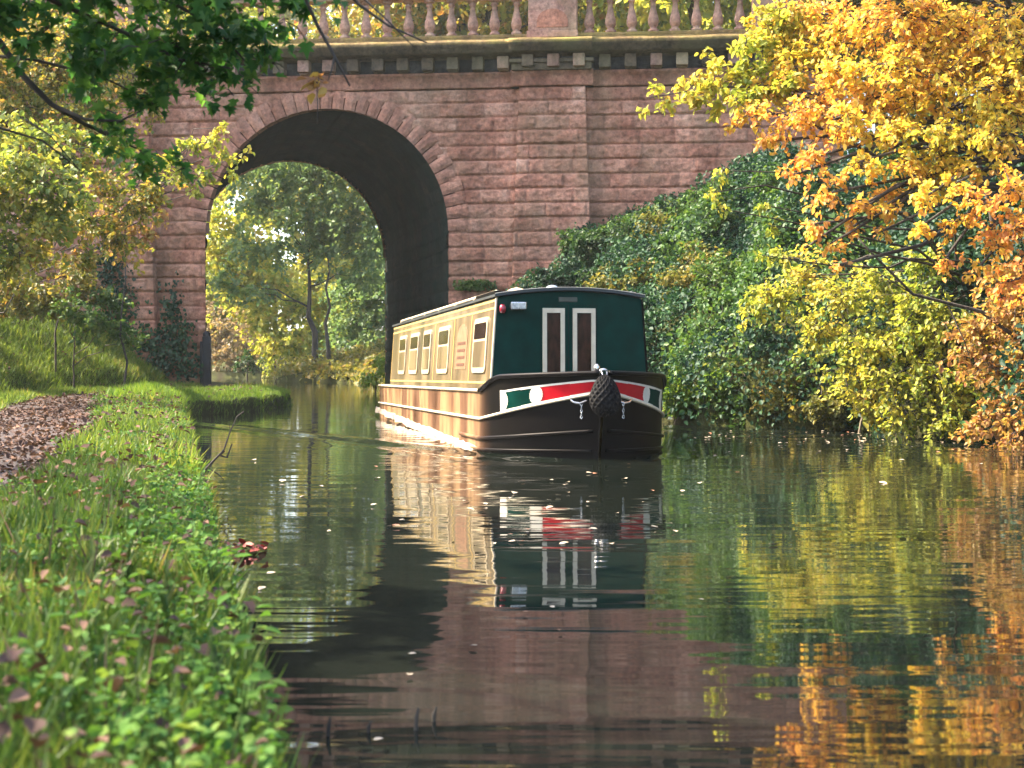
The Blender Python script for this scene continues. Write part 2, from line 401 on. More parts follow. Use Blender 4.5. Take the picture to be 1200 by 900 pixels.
# towpath: a sheet a little above the ground
py_ = np.arange(-6, 46, 0.12); pt = np.linspace(0, 1, 22)
PW = np.interp(py_, [0, 24, 29, 34], [1.9, 1.75, 1.6, 1.5])
PXg = (fx(PI_, py_) - 0.05)[:, None] - PW[:, None]*pt[None, :]
PXg = PXg + ((fbm(py_*0.8, py_*0+3, 4)-0.5)*0.5)[:, None]*(0.5-pt[None, :])*2
PYg = np.repeat(py_[:, None], 22, 1)
PZg = terrain(PXg, PYg) + 0.03 - 0.06*(np.abs(pt[None, :]-0.5)*2)**6
m, n, l, p = newmat('leafy_path'); t1 = noise(n, l, 3, 6, 0.7); t2 = noise(n, l, 40, 5, 0.7)
r1 = ramp(n, [(0.35, (0.028, 0.02, 0.018)), (0.55, (0.07, 0.045, 0.038)), (0.7, (0.13, 0.085, 0.07))]); l.new(t1.outputs[0], r1.inputs[0])
r2 = ramp(n, [(0.3, (0.5, 0.5, 0.5)), (0.7, (1.2, 1.2, 1.2))]); l.new(t2.outputs[0], r2.inputs[0])
l.new(mixrgb(n, l, 1.0, r1.outputs[0], r2.outputs[0], 'MULTIPLY'), p.inputs['Base Color']); p.inputs['Roughness'].default_value = 0.9
l.new(bump(n, l, t2.outputs[0], 1.0, 0.02), p.inputs['Normal'])
tag(link('path', grid_mesh('path', np.stack([PXg, PYg, PZg], -1), flip=True), m), kind='structure')

# ------------------------------------------------------------------ thin autumn haze
mb = MB(); mb.box(-1260, 1260, -1260, 2200, -2.2, 48)
hm = bpy.data.materials.new('haze'); hm.use_nodes = True; hn = hm.node_tree.nodes
hn.remove(hn['Principled BSDF']); pv = hn.new('ShaderNodeVolumePrincipled'); pv.inputs['Density'].default_value = HAZE
pv.inputs['Color'].default_value = (0.86, 0.9, 0.84, 1); pv.inputs['Anisotropy'].default_value = 0.3
hm.node_tree.links.new(pv.outputs[0], hn['Material Output'].inputs['Volume'])
tag(mb.build('haze', hm), kind='stuff')

# ------------------------------------------------------------------ boat frame (needed for its wake)
BA = math.asin(0.196); BO = np.array([0.66, 16.45])
def boat_local(x, y):
    dx, dy = x-BO[0], y-BO[1]
    return dx*math.cos(BA)+dy*math.sin(BA), -(-dx*math.sin(BA)+dy*math.cos(BA))   # b (right), a (forward)

# ------------------------------------------------------------------ water
wx = axis((-60,-14,1.5), (-14,8.5,0.085), (8.5,12,0.5)); wy = axis((-12,2,0.7), (2,32,0.085), (32,48,0.3), (48,110,1.5))
WX, WY = np.meshgrid(wx, wy, indexing='ij')
b, a = boat_local(WX, WY)
WZ = np.zeros_like(WX)
fade = sstep(0, 2, WY-2)*sstep(0, 4, 32-WY)
# bow wave along the hull, and diverging arms of the wake
side = np.abs(b); u = 1.35 - a
arm = side - (0.55 + 0.36*np.maximum(u, 0))
WZ += np.where(u > 0, 0.030*np.exp(-(arm/0.17)**2)*np.exp(-u/9.0), 0)
WZ += np.where(u > 0, -0.018*np.exp(-((arm-0.33)/0.2)**2)*np.exp(-u/9.0), 0)
WZ += np.where(u > 0, 0.010*np.exp(-((arm-0.75)/0.22)**2)*np.exp(-u/9.0), 0)
WZ += np.where((u > 0.2), 0.05*np.exp(-((side-1.12)/0.07)**2)*sstep(1.5, 2.6, u)*np.exp(-np.maximum(u-1, 0)/7), 0)
dist = np.sqrt(b*b + np.maximum(a-1.4, 0)**2 + np.minimum(a-1.4, 0)**2*0.02)
# ripples that run ahead of the bow
ph = np.sqrt((b*0.55)**2 + (a-1.0)**2)
rip = np.sin(ph*2*math.pi/0.62 + 2.5*fbm(WX*0.4, WY*0.25, 41))*sstep(0, 1.5, a-1)*np.exp(-(np.maximum(a-1, 0)/6.0)**2)
WZ += 0.0011*rip*(0.4+0.8*fbm(WX*0.5, WY*0.3, 43))
WZ += (fbm(WX*0.45, WY*0.35, 51, 3)-0.5)*0.006
WZ += (fbm(WX*1.6, WY*3.0, 57, 3)-0.5)*0.06*sstep(3.2, 0.8, fx(XR, WY)-WX)*sstep(14, 18, WY)*sstep(25, 22, WY)
WZ *= fade
m, n, l, p = newmat('canal_water')
tc = n.new('ShaderNodeTexCoord')
def wn(scale, ms, det, rough=0.5):
    return noise(n, l, scale, det, rough, mapscale=ms, coord='Object')
h1 = wn(1.0, (0.55, 2.6, 1), 2); h2 = wn(1.0, (1.6, 7.0, 1), 2, 0.45); h3 = wn(1.0, (0.22, 0.45, 1), 2)
nz = bump(n, l, h1.outputs[0], 1.0, 0.0055); 
cal = n.new('ShaderNodeMapRange'); cal.inputs[1].default_value = 0.42; cal.inputs[2].default_value = 0.62
l.new(h3.outputs[0], cal.inputs[0])
b2 = n.new('ShaderNodeBump'); b2.inputs['Distance'].default_value = 0.0022
l.new(cal.outputs[0], b2.inputs['Strength']); l.new(h2.outputs[0], b2.inputs['Height']); l.new(nz, b2.inputs['Normal'])
t = noise(n, l, 0.35, 3)
r = ramp(n, [(0.35, (0.005, 0.008, 0.006)), (0.65, (0.010, 0.012, 0.009))]); l.new(t.outputs[0], r.inputs[0])
l.new(r.outputs[0], p.inputs['Base Color']); p.inputs['Roughness'].default_value = 0.03; p.inputs['IOR'].default_value = 2.6
p.inputs['Specular IOR Level'].default_value = 0.5
l.new(b2.outputs[0], p.inputs['Normal'])
tag(link('water', grid_mesh('water', np.stack([WX, WY, WZ], -1)), m), kind='structure')

# ------------------------------------------------------------------ bridge
C0 = np.array([-4.36, 34.0]); U = np.array([0.99508, -0.09907]); NR = np.array([-0.09907, -0.99508]); DV = np.array([-0.243, 0.970])
AR, ZS = 2.9, 4.06; DEPTH = 9.3; CH = 0.335; ZT = 7.36; THALF = 12.0
def BP(t, nn, z, d=0.0):
    t, nn, z, d = np.broadcast_arrays(*[np.asarray(v, float) for v in (t, nn, z, d)])
    xy = C0 + t[..., None]*U + nn[..., None]*NR + d[..., None]*DV
    return np.concatenate([xy, z[..., None]], -1)
bridge = tag(empty('stone_bridge', (*C0, 0)), 'red sandstone arch bridge with balustrade spanning the canal', 'bridge')
BOFF = np.array([*C0, 0.0])

def add_block_attr(o, vals):
    a_ = o.data.attributes.new('block', 'FLOAT', 'POINT'); a_.data.foreach_set('value', np.ascontiguousarray(vals, np.float32))

def masonry(t, z, seed, bl=(0.62, 1.15), rough=1.0, ztop=ZT):
    """rusticated courses: relief in metres and a tone per block"""
    ci = np.floor((ztop - z)/CH).astype(int); fz = (ztop - z)/CH - ci
    rs = np.random.default_rng(seed); h = np.zeros_like(t); tone = np.zeros_like(t)
    for c in range(ci.min(), ci.max()+1):
        js = [-14+rs.uniform(0, 1)]
        while js[-1] < 14: js.append(js[-1]+rs.uniform(*bl))
        js = np.array(js); k = ci == c; tt = t[k]
        i = np.searchsorted(js, tt)-1; i = np.clip(i, 0, len(js)-2)
        dj = np.minimum(tt-js[i], js[i+1]-tt); dz = np.minimum(fz[k], 1-fz[k])*CH
        bh = rs.uniform(-0.02, 0.028, len(js)); bt = rs.uniform(0, 1, len(js))
        e = sstep(0.0, 0.04, dz)*(0.3+0.7*sstep(0.0, 0.032, dj))
        bulge = np.sqrt(np.clip(1-((fz[k]-0.42)/0.56)**2, 0, 1))
        h[k] = e*(0.034+0.024*bulge*rough + bh[i]*rough) ; tone[k] = bt[i]
    h += (fbm(t*7, z*10, seed+3, 4)-0.5)*0.062*rough*sstep(0.008, 0.03, h)
    return h - 0.05, tone

# front face
tv = np.round(np.arange(-THALF, THALF+.001, 0.0345238), 5); tv[np.argmin(abs(tv-AR))] = AR; tv[np.argmin(abs(tv+AR))] = -AR; zv = np.arange(-0.6, ZT+0.001, 0.022)
T_, Z_ = np.meshgrid(tv, zv, indexing='ij')
h, tone = masonry(T_, Z_, 3)
tc_, zc_ = (T_[:-1, :-1]+T_[1:, 1:])/2, (Z_[:-1, :-1]+Z_[1:, 1:])/2
keep = ~(((zc_ < ZS) & (np.abs(tc_) < AR)) | ((zc_ >= ZS) & (tc_**2+(zc_-ZS)**2 < (AR+0.25)**2)))
G = BP(T_, h, Z_) - BOFF
def masked_grid(name, G, keep, tone, mat, parent, flip=False):
    o = link(name, grid_mesh(name, G, keep, True, flip), mat, parent)
    idx = np.arange(G.shape[0]*G.shape[1]).reshape(G.shape[:2])
    q = np.stack([idx[:-1, :-1], idx[1:, :-1], idx[1:, 1:], idx[:-1, 1:]], -1).reshape(-1, 4)[keep.ravel()]
    add_block_attr(o, tone.ravel()[np.unique(q)]); return o
masked_grid('wall', G, keep, tone, M['stone'], bridge)
# back face (coarser)
tv2 = np.round(np.arange(-THALF, THALF+.001, 0.1), 4); T2_, Z2_ = np.meshgrid(tv2, np.arange(-0.6, ZT+0.001, 0.075), indexing='ij'); h2, tone2 = masonry(T2_, Z2_, 3)
G2 = BP(T2_, -h2, Z2_, DEPTH) - BOFF
k2 = (lambda a_, b_: ~(((b_ < ZS) & (np.abs(a_) < AR)) | ((b_ >= ZS) & (a_**2+(b_-ZS)**2 < (AR+0.1)**2))))(
    (T2_[:-1, :-1]+T2_[1:, 1:])/2, (Z2_[:-1, :-1]+Z2_[1:, 1:])/2)
masked_grid('wall', G2, k2, tone2, M['stone'], bridge, True)
# vault: profile s from the left jamb's foot over the crown to the right jamb's foot
zb = -0.6; LJ = ZS - zb; LA = math.pi*AR; sv = np.arange(0, 2*LJ+LA, 0.05); dv = np.arange(0, DEPTH+0.01, 0.1)
S_, D_ = np.meshgrid(sv, dv, indexing='ij')
jl = S_ < LJ; jr = S_ > LJ+LA; ang = np.clip((S_-LJ)/AR, 0, math.pi)
zz = np.where(jl, zb+S_, np.where(jr, ZS-(S_-LJ-LA), ZS+AR*np.sin(ang)))
tt = np.where(jl, -AR, np.where(jr, AR, -AR*np.cos(ang)))
it = np.where(jl, 1.0, np.where(jr, -1.0, np.cos(ang))); iz = np.where(jl | jr, 0.0, -np.sin(ang))
hj, tn = masonry(D_, zz, 8, (0.5, 0.9)); ha, tn2 = masonry(D_, S_*1.0, 9, (0.5, 0.9), 0.35)
hh = np.where(jl | jr, hj, ha); tn = np.where(jl | jr, tn, tn2)
G = BP(tt + it*hh, 0, zz + iz*hh, D_) - BOFF
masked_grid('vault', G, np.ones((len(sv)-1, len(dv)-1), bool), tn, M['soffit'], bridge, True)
# voussoirs of the arch ring, one mesh of wedge stones, stepped at their outer ends
for dd, sgn in ((0.0, 1), (DEPTH, -1)):
    mb = MB(); tones = []; nv = 33
    for i in range(nv):
        a0, a1 = math.pi*i/nv + 0.004, math.pi*(i+1)/nv - 0.004
        ro = AR + (0.50 if i % 2 else 0.43); pr = 0.03 + random.uniform(-0.012, 0.012)
        n0 = len(mb.v)
        pts = []
        for k in range(4):
            for j in range(3):
                an = a0 + (a1-a0)*k/3; rr = AR-0.01 + (ro-AR)*j/2
                bl = 0.022*(1 if (0 < k < 3 and j == 1) else (0 if (0 < k < 3) else -1)) + random.uniform(-0.008, 0.008)
                pts.append(tuple(BP(-rr*math.cos(an), sgn*(pr+bl), ZS+rr*math.sin(an), dd)-BOFF))
        fs = []
        for k in range(3):
            for j in range(2): fs.append((k*3+j, (k+1)*3+j, (k+1)*3+j+1, k*3+j+1))
        back = []
        ring_i = [0, 1, 2, 5, 8, 11, 10, 9, 6, 3]
        for q in ring_i:
            k, j = divmod(q, 3); an = a0+(a1-a0)*k/3; rr = AR-0.01+(ro-AR)*j/2
            back.append(tuple(BP(-rr*math.cos(an), -sgn*0.25, ZS+rr*math.sin(an), dd)-BOFF))
        for e in range(10): fs.append((ring_i[e], ring_i[(e+1) % 10], 12+(e+1) % 10, 12+e))
        mb.add(pts+back, fs); tones += [random.random()]*22
    o = mb.build('arch_ring', M['ring'], bridge); add_block_attr(o, tones)

# pilasters, wider towards the foot
def pilaster(tc, seed, z0):
    u_ = np.linspace(-1, 1, 61); zv_ = np.arange(z0, ZT+0.001, 0.022)
    Uu, Zz = np.meshgrid(u_, zv_, indexing='ij'); half = 0.76 + (ZT-Zz)*0.036
    Tt = tc + Uu*half; hh_, tn_ = masonry(Tt, Zz, seed, (0.7, 1.3))
    pr = np.full_like(Tt, 0.17) + (ZT-Zz)*0.012
    side_ = np.abs(Uu) > 0.999
    G_ = BP(Tt, pr+hh_, Zz)
    edge0 = BP(Tt[:1], -0.05, Zz[:1]); edge1 = BP(Tt[-1:], -0.05, Zz[-1:])
    G_ = np.concatenate([edge0, G_, edge1], 0) - BOFF
    tn_ = np.concatenate([tn_[:1], tn_, tn_[-1:]], 0)
    o = link('pilaster', grid_mesh('pilaster', G_, None, False), M['stone'], bridge); add_block_attr(o, tn_.ravel())
PILS = (5.32, -5.0)
pilaster(PILS[0], 14, -0.3); pilaster(PILS[1], 15, -0.3)

def bbox_b(mb, t0, t1, n0, n1, z0, z1, d=0.0):
    c = [(t0,n1),(t1,n1),(t1,n0),(t0,n0)]
    pts = [BP(t_, n_, z_, d)-BOFF for z_ in (z0, z1) for t_, n_ in c]
    mb.hexa(pts)
def run_profile(name, mat, segs, breaks=0.0, bumpy=0.0, step=0.25):
    """a moulding that follows the face and breaks forward over each pilaster; segs: (n, z) profile from bottom to top"""
    ts = []
    t_ = -THALF
    edges = sorted([pc+s*0.95 for pc in PILS for s in (-1, 1)])
    for tq in np.arange(-THALF, THALF+.001, step): ts.append((tq, None))
    for e in edges: ts += [(e-1e-3, None), (e+1e-3, None)]
    ts = np.array(sorted(x[0] for x in ts)); prj = np.zeros_like(ts)
    for pc in PILS: prj[np.abs(ts-pc) < 0.95] = breaks
    segs = np.array(segs)
    Tg = np.repeat(ts[:, None], len(segs), 1); Ng = segs[None, :, 0] + prj[:, None]; Zg = np.repeat(segs[None, :, 1], len(ts), 0)
    if bumpy:
        Ng = Ng + (fbm(Tg*1.7, Zg*9, 61)-0.5)*bumpy*(segs[None, :, 0] > 0); Zg = Zg + (fbm(Tg*1.3, Ng*5, 62)-0.5)*bumpy*(segs[None, :, 0] > 0)
    G_ = BP(Tg, Ng, Zg) - BOFF
    return link(name, grid_mesh(name, G_, None, False), mat, bridge)
run_profile('architrave', M['stone'], [(-0.05, 7.355), (0.045, 7.36), (0.05, 7.40), (0.05, 7.64), (0.085, 7.66), (0.085, 7.72), (-0.05, 7.725)], 0.17)
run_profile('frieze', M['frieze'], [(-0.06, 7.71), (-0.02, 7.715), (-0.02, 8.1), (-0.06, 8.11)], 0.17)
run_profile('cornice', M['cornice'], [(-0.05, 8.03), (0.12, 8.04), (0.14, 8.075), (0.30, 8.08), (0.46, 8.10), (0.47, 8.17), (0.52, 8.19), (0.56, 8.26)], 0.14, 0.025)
run_profile('cornice_ledge', M['moss_top'], [(0.56, 8.26), (0.575, 8.30), (0.54, 8.365), (0.3, 8.40), (-0.2, 8.42), (-0.5, 8.42)], 0.14, 0.035)
for t_ in np.arange(-11.6, 11.7, 0.585):
    mb = MB()
    pj = 0.17 if any(abs(t_-pc) < 0.9 for pc in PILS) else 0.0
    for k in range(1): bbox_b(mb, t_-0.135, t_+0.135, pj-0.03, pj+0.27, 7.76+random.uniform(-.02,.02), 8.045)
    bbox_b(mb, t_-0.115, t_+0.115, pj-0.03, pj+0.15, 7.728, 7.765)
    mb.build('modillion', M['baluster'] if random.random() < 0.3 else M['cornice'], bridge, bevel=0.03)
# break-forward capital block over each pilaster
for pc in PILS:
    mb = MB(); bbox_b(mb, pc-0.92, pc+0.92, 0.10, 0.33, 7.70, 7.86); bbox_b(mb, pc-0.97, pc+0.97, 0.10, 0.40, 7.862, 7.95)
    mb.build('pilaster_capital', M['cornice'], bridge, bevel=0.02)
# balustrade
NB = -0.18
mb = MB(); bbox_b(mb, -THALF, THALF, NB-0.19, NB+0.19, 8.38, 8.52); bbox_b(mb, -THALF, THALF, NB-0.15, NB+0.15, 8.522, 8.61)
mb.build('balustrade_plinth', M['moss_top'], bridge, bevel=0.02)
mb = MB(); bbox_b(mb, -THALF, THALF, NB-0.17, NB+0.17, 9.47, 9.56); bbox_b(mb, -THALF, THALF, NB-0.2, NB+0.2, 9.562, 9.68)
mb.build('handrail', M['baluster'], bridge, bevel=0.02)
PEDS = (PILS[0], PILS[1], 10.45, -10.3)
for pc in PEDS:
    mb = MB(); bbox_b(mb, pc-0.59, pc+0.59, NB-0.25, NB+0.25, 8.5, 8.66); bbox_b(mb, pc-0.56, pc+0.56, NB-0.22, NB+0.22, 8.663, 9.46)
    bbox_b(mb, pc-0.62, pc+0.62, NB-0.27, NB+0.27, 9.463, 9.76)
    po = mb.build('pedestal', M['baluster'], bridge, bevel=0.015)
    mp_ = MB()   # raised arched panel on the pedestal
    nn_ = 14; fr = [(0.36*math.cos(math.pi*i/nn_), 0.30*math.sin(math.pi*i/nn_)+8.86) for i in range(nn_+1)]
    fr = [(0.36, 8.74)] + fr + [(-0.36, 8.74)]
    pts = [BP(pc+x, NB+0.24, z)-BOFF for x, z in fr] + [BP(pc+x, NB+0.20, z)-BOFF for x, z in fr]
    k = len(fr); mp_.add(pts, [tuple(range(k))] + [(i, (i+1) % k, k+(i+1) % k, k+i) for i in range(k)])
    mp_.build('pedestal_panel', M['ring'], po)
prof = [(0, .12), (.07, .12), (.075, .085), (.12, .075), (.16, .105), (.24, .125), (.32, .12), (.42, .095), (.54, .068), (.64, .058), (.70, .06), (.72, .085), (.75, .085), (.76, .065), (.80, .075), (.805, .12), (.87, .12)]
bal_me = MB().lathe(prof, 14).mesh('baluster', True); bal_me.materials.append(M['baluster'])
sp = 0.487
for s0, s1 in ((PILS[1]+0.6, PILS[0]-0.6), (PILS[0]+0.6, 10.45-0.6), (-10.3+0.6, PILS[1]-0.6)):
    k = int((s1-s0)/sp)
    for i in range(k):
        t_ = s0 + (s1-s0)*(i+0.5)/k
        o = bpy.data.objects.new('baluster', bal_me); COL.objects.link(o); o.parent = bridge
        q = BP(t_, NB, 8.605)-BOFF; o.location = [float(v) for v in q]; o.rotation_euler = (random.uniform(-.02,.02), random.uniform(-.02,.02), random.random()*6)
# deck and end caps
mb = MB()
c8 = [BP(-THALF, -0.4, 0)-BOFF, BP(THALF, -0.4, 0)-BOFF, BP(THALF, 0, 0, DEPTH)-BOFF, BP(-THALF, 0, 0, DEPTH)-BOFF]
mb.hexa([(q[0], q[1], 8.0) for q in c8] + [(q[0], q[1], 8.4) for q in c8]); mb.build('deck', M['cornice'], bridge)
for s_ in (-1, 1):
    mb = MB(); q0, q1 = BP(s_*THALF, -0.08, 0)-BOFF, BP(s_*THALF, 0.06, 0, DEPTH)-BOFF; u3 = np.array([*U, 0])*0.3*s_
    mb.hexa([tuple(v+np.array([0, 0, z])) for z in (-0.6, 8.0) for v in (q0, q0-u3, q1-u3, q1)])
    mb.build('end_wall', M['stone'], bridge)
# iron guard post on the left corner of the arch
m_iron = simple('black_iron', (0.018, 0.019, 0.022), 0.45, 0.3, 0.4, 5)
mb = MB(); q = BP(-AR+0.06, 0.10, 0)-BOFF
mb.box(q[0]-0.09, q[0]+0.10, q[1]-0.07, q[1]+0.08, 0.2, 1.62); mb.lathe([(1.62, .09), (1.70, .085), (1.75, .03)], 10, (q[0], q[1], 0))
mb.box(q[0]-0.15, q[0]-0.10, q[1]-0.05, q[1]+0.08, 0.2, 1.5)
mb.build('corner_guard', m_iron, bridge, bevel=0.012)

# ------------------------------------------------------------------ narrowboat
boat = empty('narrowboat', (BO[0], BO[1], 0.0), (rad(-0.6), 0, BA))
tag(boat, 'green and red painted narrowboat with warm light painted on its side gliding out from under the bridge', 'narrowboat')
L3 = lambda a, b, z: (b, -a, z)           # forward a, right b, up z
m_hull, n, l, p = newmat('hull_paint_reflections')
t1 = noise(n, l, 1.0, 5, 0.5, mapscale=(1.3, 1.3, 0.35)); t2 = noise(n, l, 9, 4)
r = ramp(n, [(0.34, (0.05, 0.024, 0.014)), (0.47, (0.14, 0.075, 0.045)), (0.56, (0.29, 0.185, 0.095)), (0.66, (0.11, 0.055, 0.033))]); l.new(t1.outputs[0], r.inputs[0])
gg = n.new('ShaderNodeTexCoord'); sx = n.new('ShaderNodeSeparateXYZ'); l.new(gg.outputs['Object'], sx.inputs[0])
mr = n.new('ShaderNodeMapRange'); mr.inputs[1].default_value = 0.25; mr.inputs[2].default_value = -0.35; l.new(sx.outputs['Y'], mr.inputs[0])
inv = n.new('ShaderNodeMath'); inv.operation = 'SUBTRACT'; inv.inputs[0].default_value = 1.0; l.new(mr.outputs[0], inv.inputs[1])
l.new(mixrgb(n, l, mr.outputs[0], r.outputs[0], (0.007, 0.006, 0.0055)), p.inputs['Base Color'])  # tan stands in for gold light on black paint; the bow stays black
p.inputs['Specular IOR Level'].default_value = 0.06
p.inputs['Roughness'].default_value = 0.35; p.inputs['Coat Weight'].default_value = 0.0; p.inputs['Coat Roughness'].default_value = 0.12
l.new(bump(n, l, t1.outputs[0], 0.3, 0.01), p.inputs['Normal'])
m_green = simple('dark_green_paint', (0.0015, 0.030, 0.0215), 0.5, 0, 0.3, 5, spec=0.02)
m_black = simple('black_paint', (0.006, 0.005, 0.005), 0.4, 0, 0.3, 4, spec=0.06)
m_cream = simple('cream_paint', (0.62, 0.52, 0.36), 0.4, 0, 0.12, 8)
m_white = simple('off_white_paint', (0.68, 0.64, 0.54), 0.4, 0, 0.1, 8)
m_red = simple('red_paint', (0.44, 0.006, 0.014), 0.4, 0, 0.15, 5, spec=0.15)
m_frame = simple('worn_cream_paint', (0.44, 0.36, 0.23), 0.4, 0, 0.15, 8)
m_side, n, l, p = newmat('side_paint_reflections')
t1 = noise(n, l, 1.0, 5, mapscale=(1.8, 1.8, 0.45)); r = ramp(n, [(0.34, (0.05, 0.042, 0.02)), (0.5, (0.125, 0.09, 0.045)), (0.64, (0.23, 0.165, 0.085))]); l.new(t1.outputs[0], r.inputs[0])  # olive tan stands in for warm reflections over the green side paint
l.new(r.outputs[0], p.inputs['Base Color']); p.inputs['Roughness'].default_value = 0.4; p.inputs['Coat Weight'].default_value = 0.5; p.inputs['Coat Roughness'].default_value = 0.1
m_gold = simple('gold_line_paint', (0.55, 0.38, 0.12), 0.4, 0, 0.15, 8)
m_glass = simple('dark_glass', (0.022, 0.014, 0.011), 0.08, 0, 0.5, 3, spec=0.5)
m_curt = simple('brown_curtain_behind_glass', (0.028, 0.009, 0.006), 0.2, 0, 0.8, 5, coat=0.0, spec=0.2, mapscale=(3, 3, 1.2))
m_steel = simple('bright_steel', (0.6, 0.6, 0.58), 0.25, 0.9, 0.15, 12)
m_roof = simple('roof_paint', (0.03, 0.035, 0.035), 0.5, 0, 0.3, 3)
STERN = -11.6
def half_q(q, z):
    e = 1.9 + 0.15*np.clip(z/0.8, 0, 1); k = 1.0 - 0.06*np.clip(z/0.8, 0, 1)
    return 1.04*np.clip(1-q**e, 0, 1)**k
def stem_a(z): return 1.30 + 0.22*np.clip(z/0.85, -0.3, 1.1)
def strake_z(q): return 0.385 + 0.305*q**1.5
def sheer_z(q): return 0.70 + 0.135*sstep(0.02, 0.40, q) + 0.055*q
def hull_ab(sig, z):
    """sig < 0: metres aft of the cabin front; 0..1: along the bow"""
    q = np.clip(sig, 0, 1); a = np.where(sig > 0, q*stem_a(z), sig); hb = np.where(sig > 0, half_q(q, z), 1.04)
    st = np.clip((-sig-10.4)/1.25, 0, 1); hb = hb*np.sqrt(np.clip(1-0.97*st**2.2, 0.0, 1))
    return a, hb
sig = np.concatenate([np.linspace(STERN, -10.4, 14), np.linspace(-10.2, -0.3, 34), np.linspace(0, 0.9, 31), np.linspace(0.915, 1, 12)])
def levels(s_):
    q = np.clip(s_, 0, 1); st, sh = strake_z(q), sheer_z(q)
    return np.stack([-0.45+0*q, -0.2+0*q, 0.0+0*q, st*0.33, st*0.66, st, st+(sh-st)*0.33, st+(sh-st)*0.66, sh], 1)
Zl = levels(sig)
for sd in (-1, 1):
    A_, B_ = hull_ab(sig[:, None], Zl); B_ = np.maximum(B_, 0.012)
    G = np.stack([sd*B_, -A_, Zl], -1)
    if sd == -1: Gl = G
    else: Gr = G
hullG = np.concatenate([Gl[:, ::-1], Gr], 1)     # from the left sheer under to the right sheer; the bottom closes between
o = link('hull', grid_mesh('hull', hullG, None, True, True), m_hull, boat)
# deck inside the bulwark, gunwales
dz = np.where(sig > 0.02, -0.10, -0.006)[:, None]
A_, B_ = hull_ab(sig, sheer_z(np.clip(sig, 0, 1))); zz_ = sheer_z(np.clip(sig, 0, 1))
wv = np.linspace(-1, 1, 9)
G = np.stack([(np.maximum(B_-0.02, .005))[:, None]*wv[None], np.repeat(-A_[:, None], 9, 1), zz_[:, None] + dz + 0.03*(1-wv[None]**2)*(sig[:, None] > 0.02)], -1)
link('deck', grid_mesh('deck', G, None, True), m_black, boat)
def hull_line(name, zf, mat, s0, s1, rr, off=0.012, n_=60, sides=(-1, 1)):
    for sd in sides:
        ss = np.linspace(s0, s1, n_) if s0 >= 0 else np.concatenate([np.linspace(s0, -0.2, 30), np.linspace(0, s1, 40)])
        q = np.clip(ss, 0, 1); z = zf(q); a_, b_ = hull_ab(ss, z)
        pts = [L3(a_[i]+0.0, sd*(b_[i]+off), z[i]) for i in range(len(ss))]
        mb = MB(); mb.tube(pts, rr, 8); mb.build(name, mat, boat, smooth=True)
hull_line('gunwale_rail', lambda q: sheer_z(q), m_cream, STERN+0.3, 0.02, 0.018)  # cream on the side rail stands in for the sun's glint
hull_line('bow_rail', lambda q: sheer_z(q), m_black, 0.021, 0.985, 0.026)
hull_line('rubbing_strake', lambda q: strake_z(q), m_cream, STERN+0.3, 0.97, 0.017)  # cream paint at the bow; along the sides it stands in for sunlight
hull_line('lower_strake', lambda q: 0.17+0.12*q**1.5, m_hull, -1.3, 0.97, 0.02)
hull_line('lower_strake', lambda q: 0.045+0.03*q, m_hull, -1.3, 0.97, 0.016)
# inner cap of the bulwark
# painted bow flashes
def flash(name, mat, sd, fn, off, ns=170, ntt=44, q0=0.37, q1=0.985):
    qs = np.linspace(q0, q1, ns); tv_ = np.linspace(-0.02, 1.02, ntt)
    Q, Tt = np.meshgrid(qs, tv_, indexing='ij')
    top = 0.702 + 0.115*np.clip((Q-0.42)/0.53, 0, 1); bot = strake_z(Q)+0.012
    Z = bot + (top-bot)*Tt
    def pos(Q_, Z_):
        a_, b_ = hull_ab(Q_, Z_); return np.stack([sd*b_, -a_, Z_], -1)
    p0 = pos(Q, Z); e = 1e-3
    nrm = unit(np.cross(pos(Q+e, Z)-p0, pos(Q, Z+e)-p0)); nrm *= np.sign(nrm[..., :1]*sd + 1e-9)
    Gq = p0 + nrm*off
    s_ = (Q-q0)/(q1-q0)
    # metric coordinate along the bow
    ds = np.linalg.norm(np.diff(p0[:, 20], axis=0), axis=-1); arc = np.concatenate([[0], np.cumsum(ds)])[:, None]+0*Q
    hgt = (top-bot)
    X = arc; Y = Tt*hgt
    mask = fn(X, Y, hgt, arc.max())
    mc = (mask[:-1, :-1].astype(int)+mask[1:, :-1]+mask[1:, 1:]+mask[:-1, 1:]) >= 2
    return link(name, grid_mesh(name, Gq, mc, True, sd > 0), mat, boat)
bd = 0.016
def circ(X, Y, H, A, c, k): return ((X-c)/0.085)**2 + ((Y-H*0.5)/(H*0.5-0.003))**2 < k
for sd in (-1, 1):
    flash('flash_border', m_white, sd, lambda X, Y, H, A: (Y < bd) | (Y > H-bd) | (X < 0.075-0.05*np.sin(np.clip(Y/H, 0, 1)*math.pi)*0+0.05*np.clip(1-((Y-H*.5)/(H*.5))**2, 0, 1)) , 0.007)
    flash('green_flash', m_green, sd, lambda X, Y, H, A: (X > 0.05) & (X < 0.52) & (Y > 0.004) & (Y < H-0.004), 0.004)
    flash('white_roundel', m_white, sd, lambda X, Y, H, A: circ(X, Y, H, A, 0.54, 1.0) & (Y > 0.004) & (Y < H-0.004), 0.009)
    flash('red_flash', m_red, sd, lambda X, Y, H, A: (X > 0.54) & (Y > 0.004) & (Y < H-0.004), 0.005)
